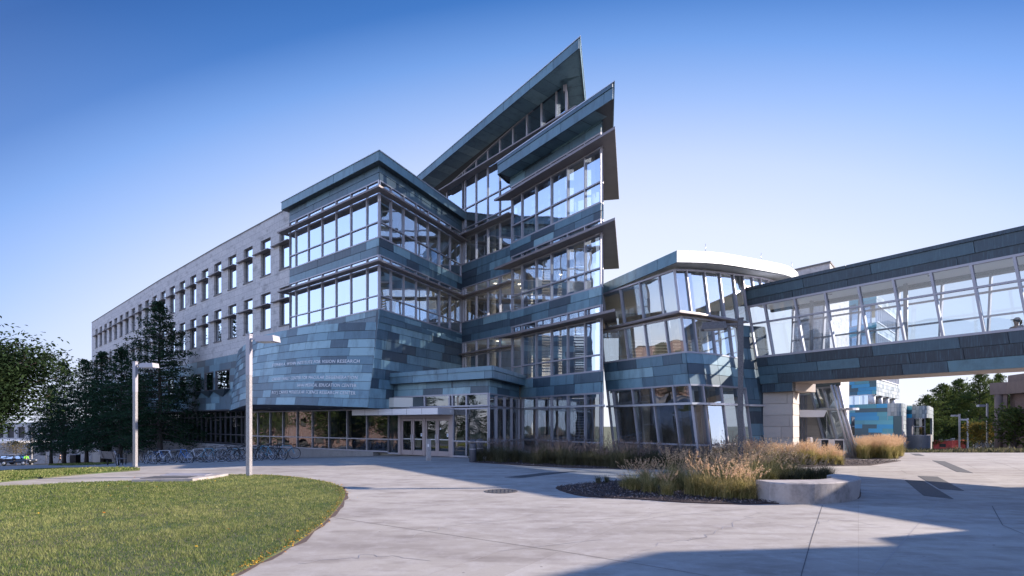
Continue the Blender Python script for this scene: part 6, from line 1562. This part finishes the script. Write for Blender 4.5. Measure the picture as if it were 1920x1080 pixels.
# hand rail at the steps far left
x = (74-CX)/F0*98; T = thing('hand_rail', (x, 98, Z(x, 98)), 'thin metal hand rail at the steps behind the walkers', 'hand rail')
zz_ = Z(x, 98); mb = MB(); mb.path([(x-1.5, 98, zz_), (x-1.5, 98, zz_+1.1), (x+.2, 98, zz_+1.9), (x+1.2, 98, zz_+1.9), (x+1.2, 98, zz_)], .05, 6); mb.build('rail', 'metal_dark', T)

# ================================================================== people
def grow(name, joints, edges, m, parent, sub=1):
    me = bpy.data.meshes.new(name); me.from_pydata([j[0] for j in joints], edges, []); o = bpy.data.objects.new(name, me); COL.objects.link(o)
    md = o.modifiers.new('skin', 'SKIN'); sv = me.skin_vertices[0].data
    for i, j in enumerate(joints): r = j[1]; sv[i].radius = r if hasattr(r, '__len__') else (r, r); sv[i].use_root = (i == 0)
    s2 = o.modifiers.new('sub', 'SUBSURF'); s2.levels = sub; s2.render_levels = sub
    bpy.context.view_layer.update()
    m2 = bpy.data.meshes.new_from_object(o.evaluated_get(bpy.context.evaluated_depsgraph_get()))
    bpy.data.objects.remove(o); bpy.data.meshes.remove(me)
    m2.name = name; m2.materials.clear(); m2.materials.append(MATS[m]); m2.polygons.foreach_set('use_smooth', [True]*len(m2.polygons))
    ob = bpy.data.objects.new(name, m2); COL.objects.link(ob); ob.parent = parent; return ob
def person(loc, rz, label, top_m, leg_m, stride=.28, arm=.12, cap=False, scale=1.0, ponytail=False):
    T = thing('person', (0, 0, 0), label, 'person'); s = stride
    J_ = [((0, 0, .95), (.13, .10)), ((0, 0, 1.15), (.12, .09)), ((0, .0, 1.38), (.15, .10)), ((0, 0, 1.50), (.06, .06)), ((0, .01, 1.58), (.075, .085)), ((0, .01, 1.68), (.085, .10)), ((0, .0, 1.755), (.05, .06)),
          ((-.20, 0, 1.42), .055), ((-.25, -arm, 1.15), .042), ((-.24, -arm*.4+.1, .93), .033), ((-.24, -arm*.2+.14, .84), (.03, .015)), ((.20, 0, 1.42), .055), ((.25, arm, 1.15), .042), ((.24, arm+.12, .94), .033), ((.24, arm+.16, .85), (.03, .015)),
          ((-.09, 0, .88), .09), ((-.10, s*.5, .50), .06), ((-.10, s*.75, .10), .04), ((-.10, s*.75+.14, .05), (.04, .03)), ((.09, 0, .88), .09), ((.10, -s*.25, .50), .06), ((.10, -s*.95, .12), .04), ((.10, -s*.95+.12, .05), (.04, .03))]
    E_ = [(0, 1), (1, 2), (2, 3), (3, 4), (4, 5), (5, 6), (2, 7), (7, 8), (8, 9), (9, 10), (2, 11), (11, 12), (12, 13), (13, 14), (0, 15), (15, 16), (16, 17), (17, 18), (0, 19), (19, 20), (20, 21), (21, 22)]
    J_ = [(j[0], j[1]*.72 if not hasattr(j[1], '__len__') else j[1]) for j in J_]
    b = grow('body', J_, E_, 'skin', T)
    up = [((0, 0, 1.0), (.16, .125)), ((0, 0, 1.18), (.15, .12)), ((0, 0, 1.40), (.175, .125)), ((-.21, 0, 1.42), .075), ((-.255, -arm, 1.15), .06), ((-.245, -arm*.4+.1, .95), .048), ((.21, 0, 1.42), .075), ((.255, arm, 1.15), .06), ((.245, arm+.12, .96), .048), ((0, 0, 1.49), (.08, .08))]
    grow('jacket', up, [(0, 1), (1, 2), (2, 3), (3, 4), (4, 5), (2, 6), (6, 7), (7, 8), (2, 9)], top_m, T)
    lo = [((0, 0, .96), (.155, .12)), ((-.09, 0, .86), .105), ((-.10, s*.5, .50), .078), ((-.10, s*.74, .12), .062), ((.09, 0, .86), .105), ((.10, -s*.25, .50), .078), ((.10, -s*.93, .14), .062)]
    grow('trousers', lo, [(0, 1), (1, 2), (2, 3), (0, 4), (4, 5), (5, 6)], leg_m, T)
    mb = MB(); mb.lathe([(.0, 1.81), (.06, 1.80), (.10, 1.75), (.112, 1.68), (.10, 1.62)], 14, c=(0, -.02, 0)); mb.build('cap' if cap else 'hair', 'cloth_blue' if cap else 'hair', T)
    if cap: mb = MB(); mb.box((0, .13, 1.715), (.15, .12, .015)); mb.build('cap_peak', 'cloth_blue', T)
    if ponytail: mb = MB(); mb.path([(0, -.10, 1.70), (0, -.17, 1.68), (0, -.17, 1.58), (0, -.14, 1.50)], [.03, .045, .04, .015], 8); mb.build('ponytail', 'hair', T)
    mb = MB(); mb.path([(0, .10, 1.67), (0, .135, 1.645)], [.014, .018], 6)
    mb.build('nose', 'skin', T)
    for sx in (-1, 1):
        for (x, y, z, sz, mm, nn) in ((sx*.035, .105, 1.685, .012, 'black', 'eye'),):
            mb = MB(); mb.lathe([(0, -sz), (sz, 0), (0, sz)], 8, c=(x, y, z)); mb.build(nn, mm, T)
        mb = MB(); mb.box((sx*.10, s*.75+.06 if sx < 0 else -s*.95+.05, .04), (.09, .26, .08)); mb.build('shoe', 'black', T)
    T.location = loc; T.rotation_euler.z = rz; T.scale = (scale,)*3; return T
def pgp(px, py): p = G(px, py); return p
p = Pp(49, 89); person((p.x, p.y, Z(p.x, p.y)), R_(10), 'person in a bright green high visibility jacket walking at far left', 'hi_vis', 'cloth_blue', scale=1.0)
p = Pp(26.5, 87); person((p.x, p.y, Z(p.x, p.y)), R_(190), 'person in dark clothes just left of the bright green jacket', 'cloth_dark', 'cloth_dark', scale=.82)
p = Pp(113, 100); person((p.x, p.y, Z(p.x, p.y)), R_(90), 'person in dark hooded clothes walking alone near the oak trunks', 'cloth_dark', 'cloth_dark')
p = BC.pt(bpx(1882, 5.3), 5.3, -1.7); person((p.x, p.y, 4.22), R_(90), 'person with a cap and ponytail walking through the glazed footbridge', 'cloth_pale', 'cloth_dark', cap=True, ponytail=True)
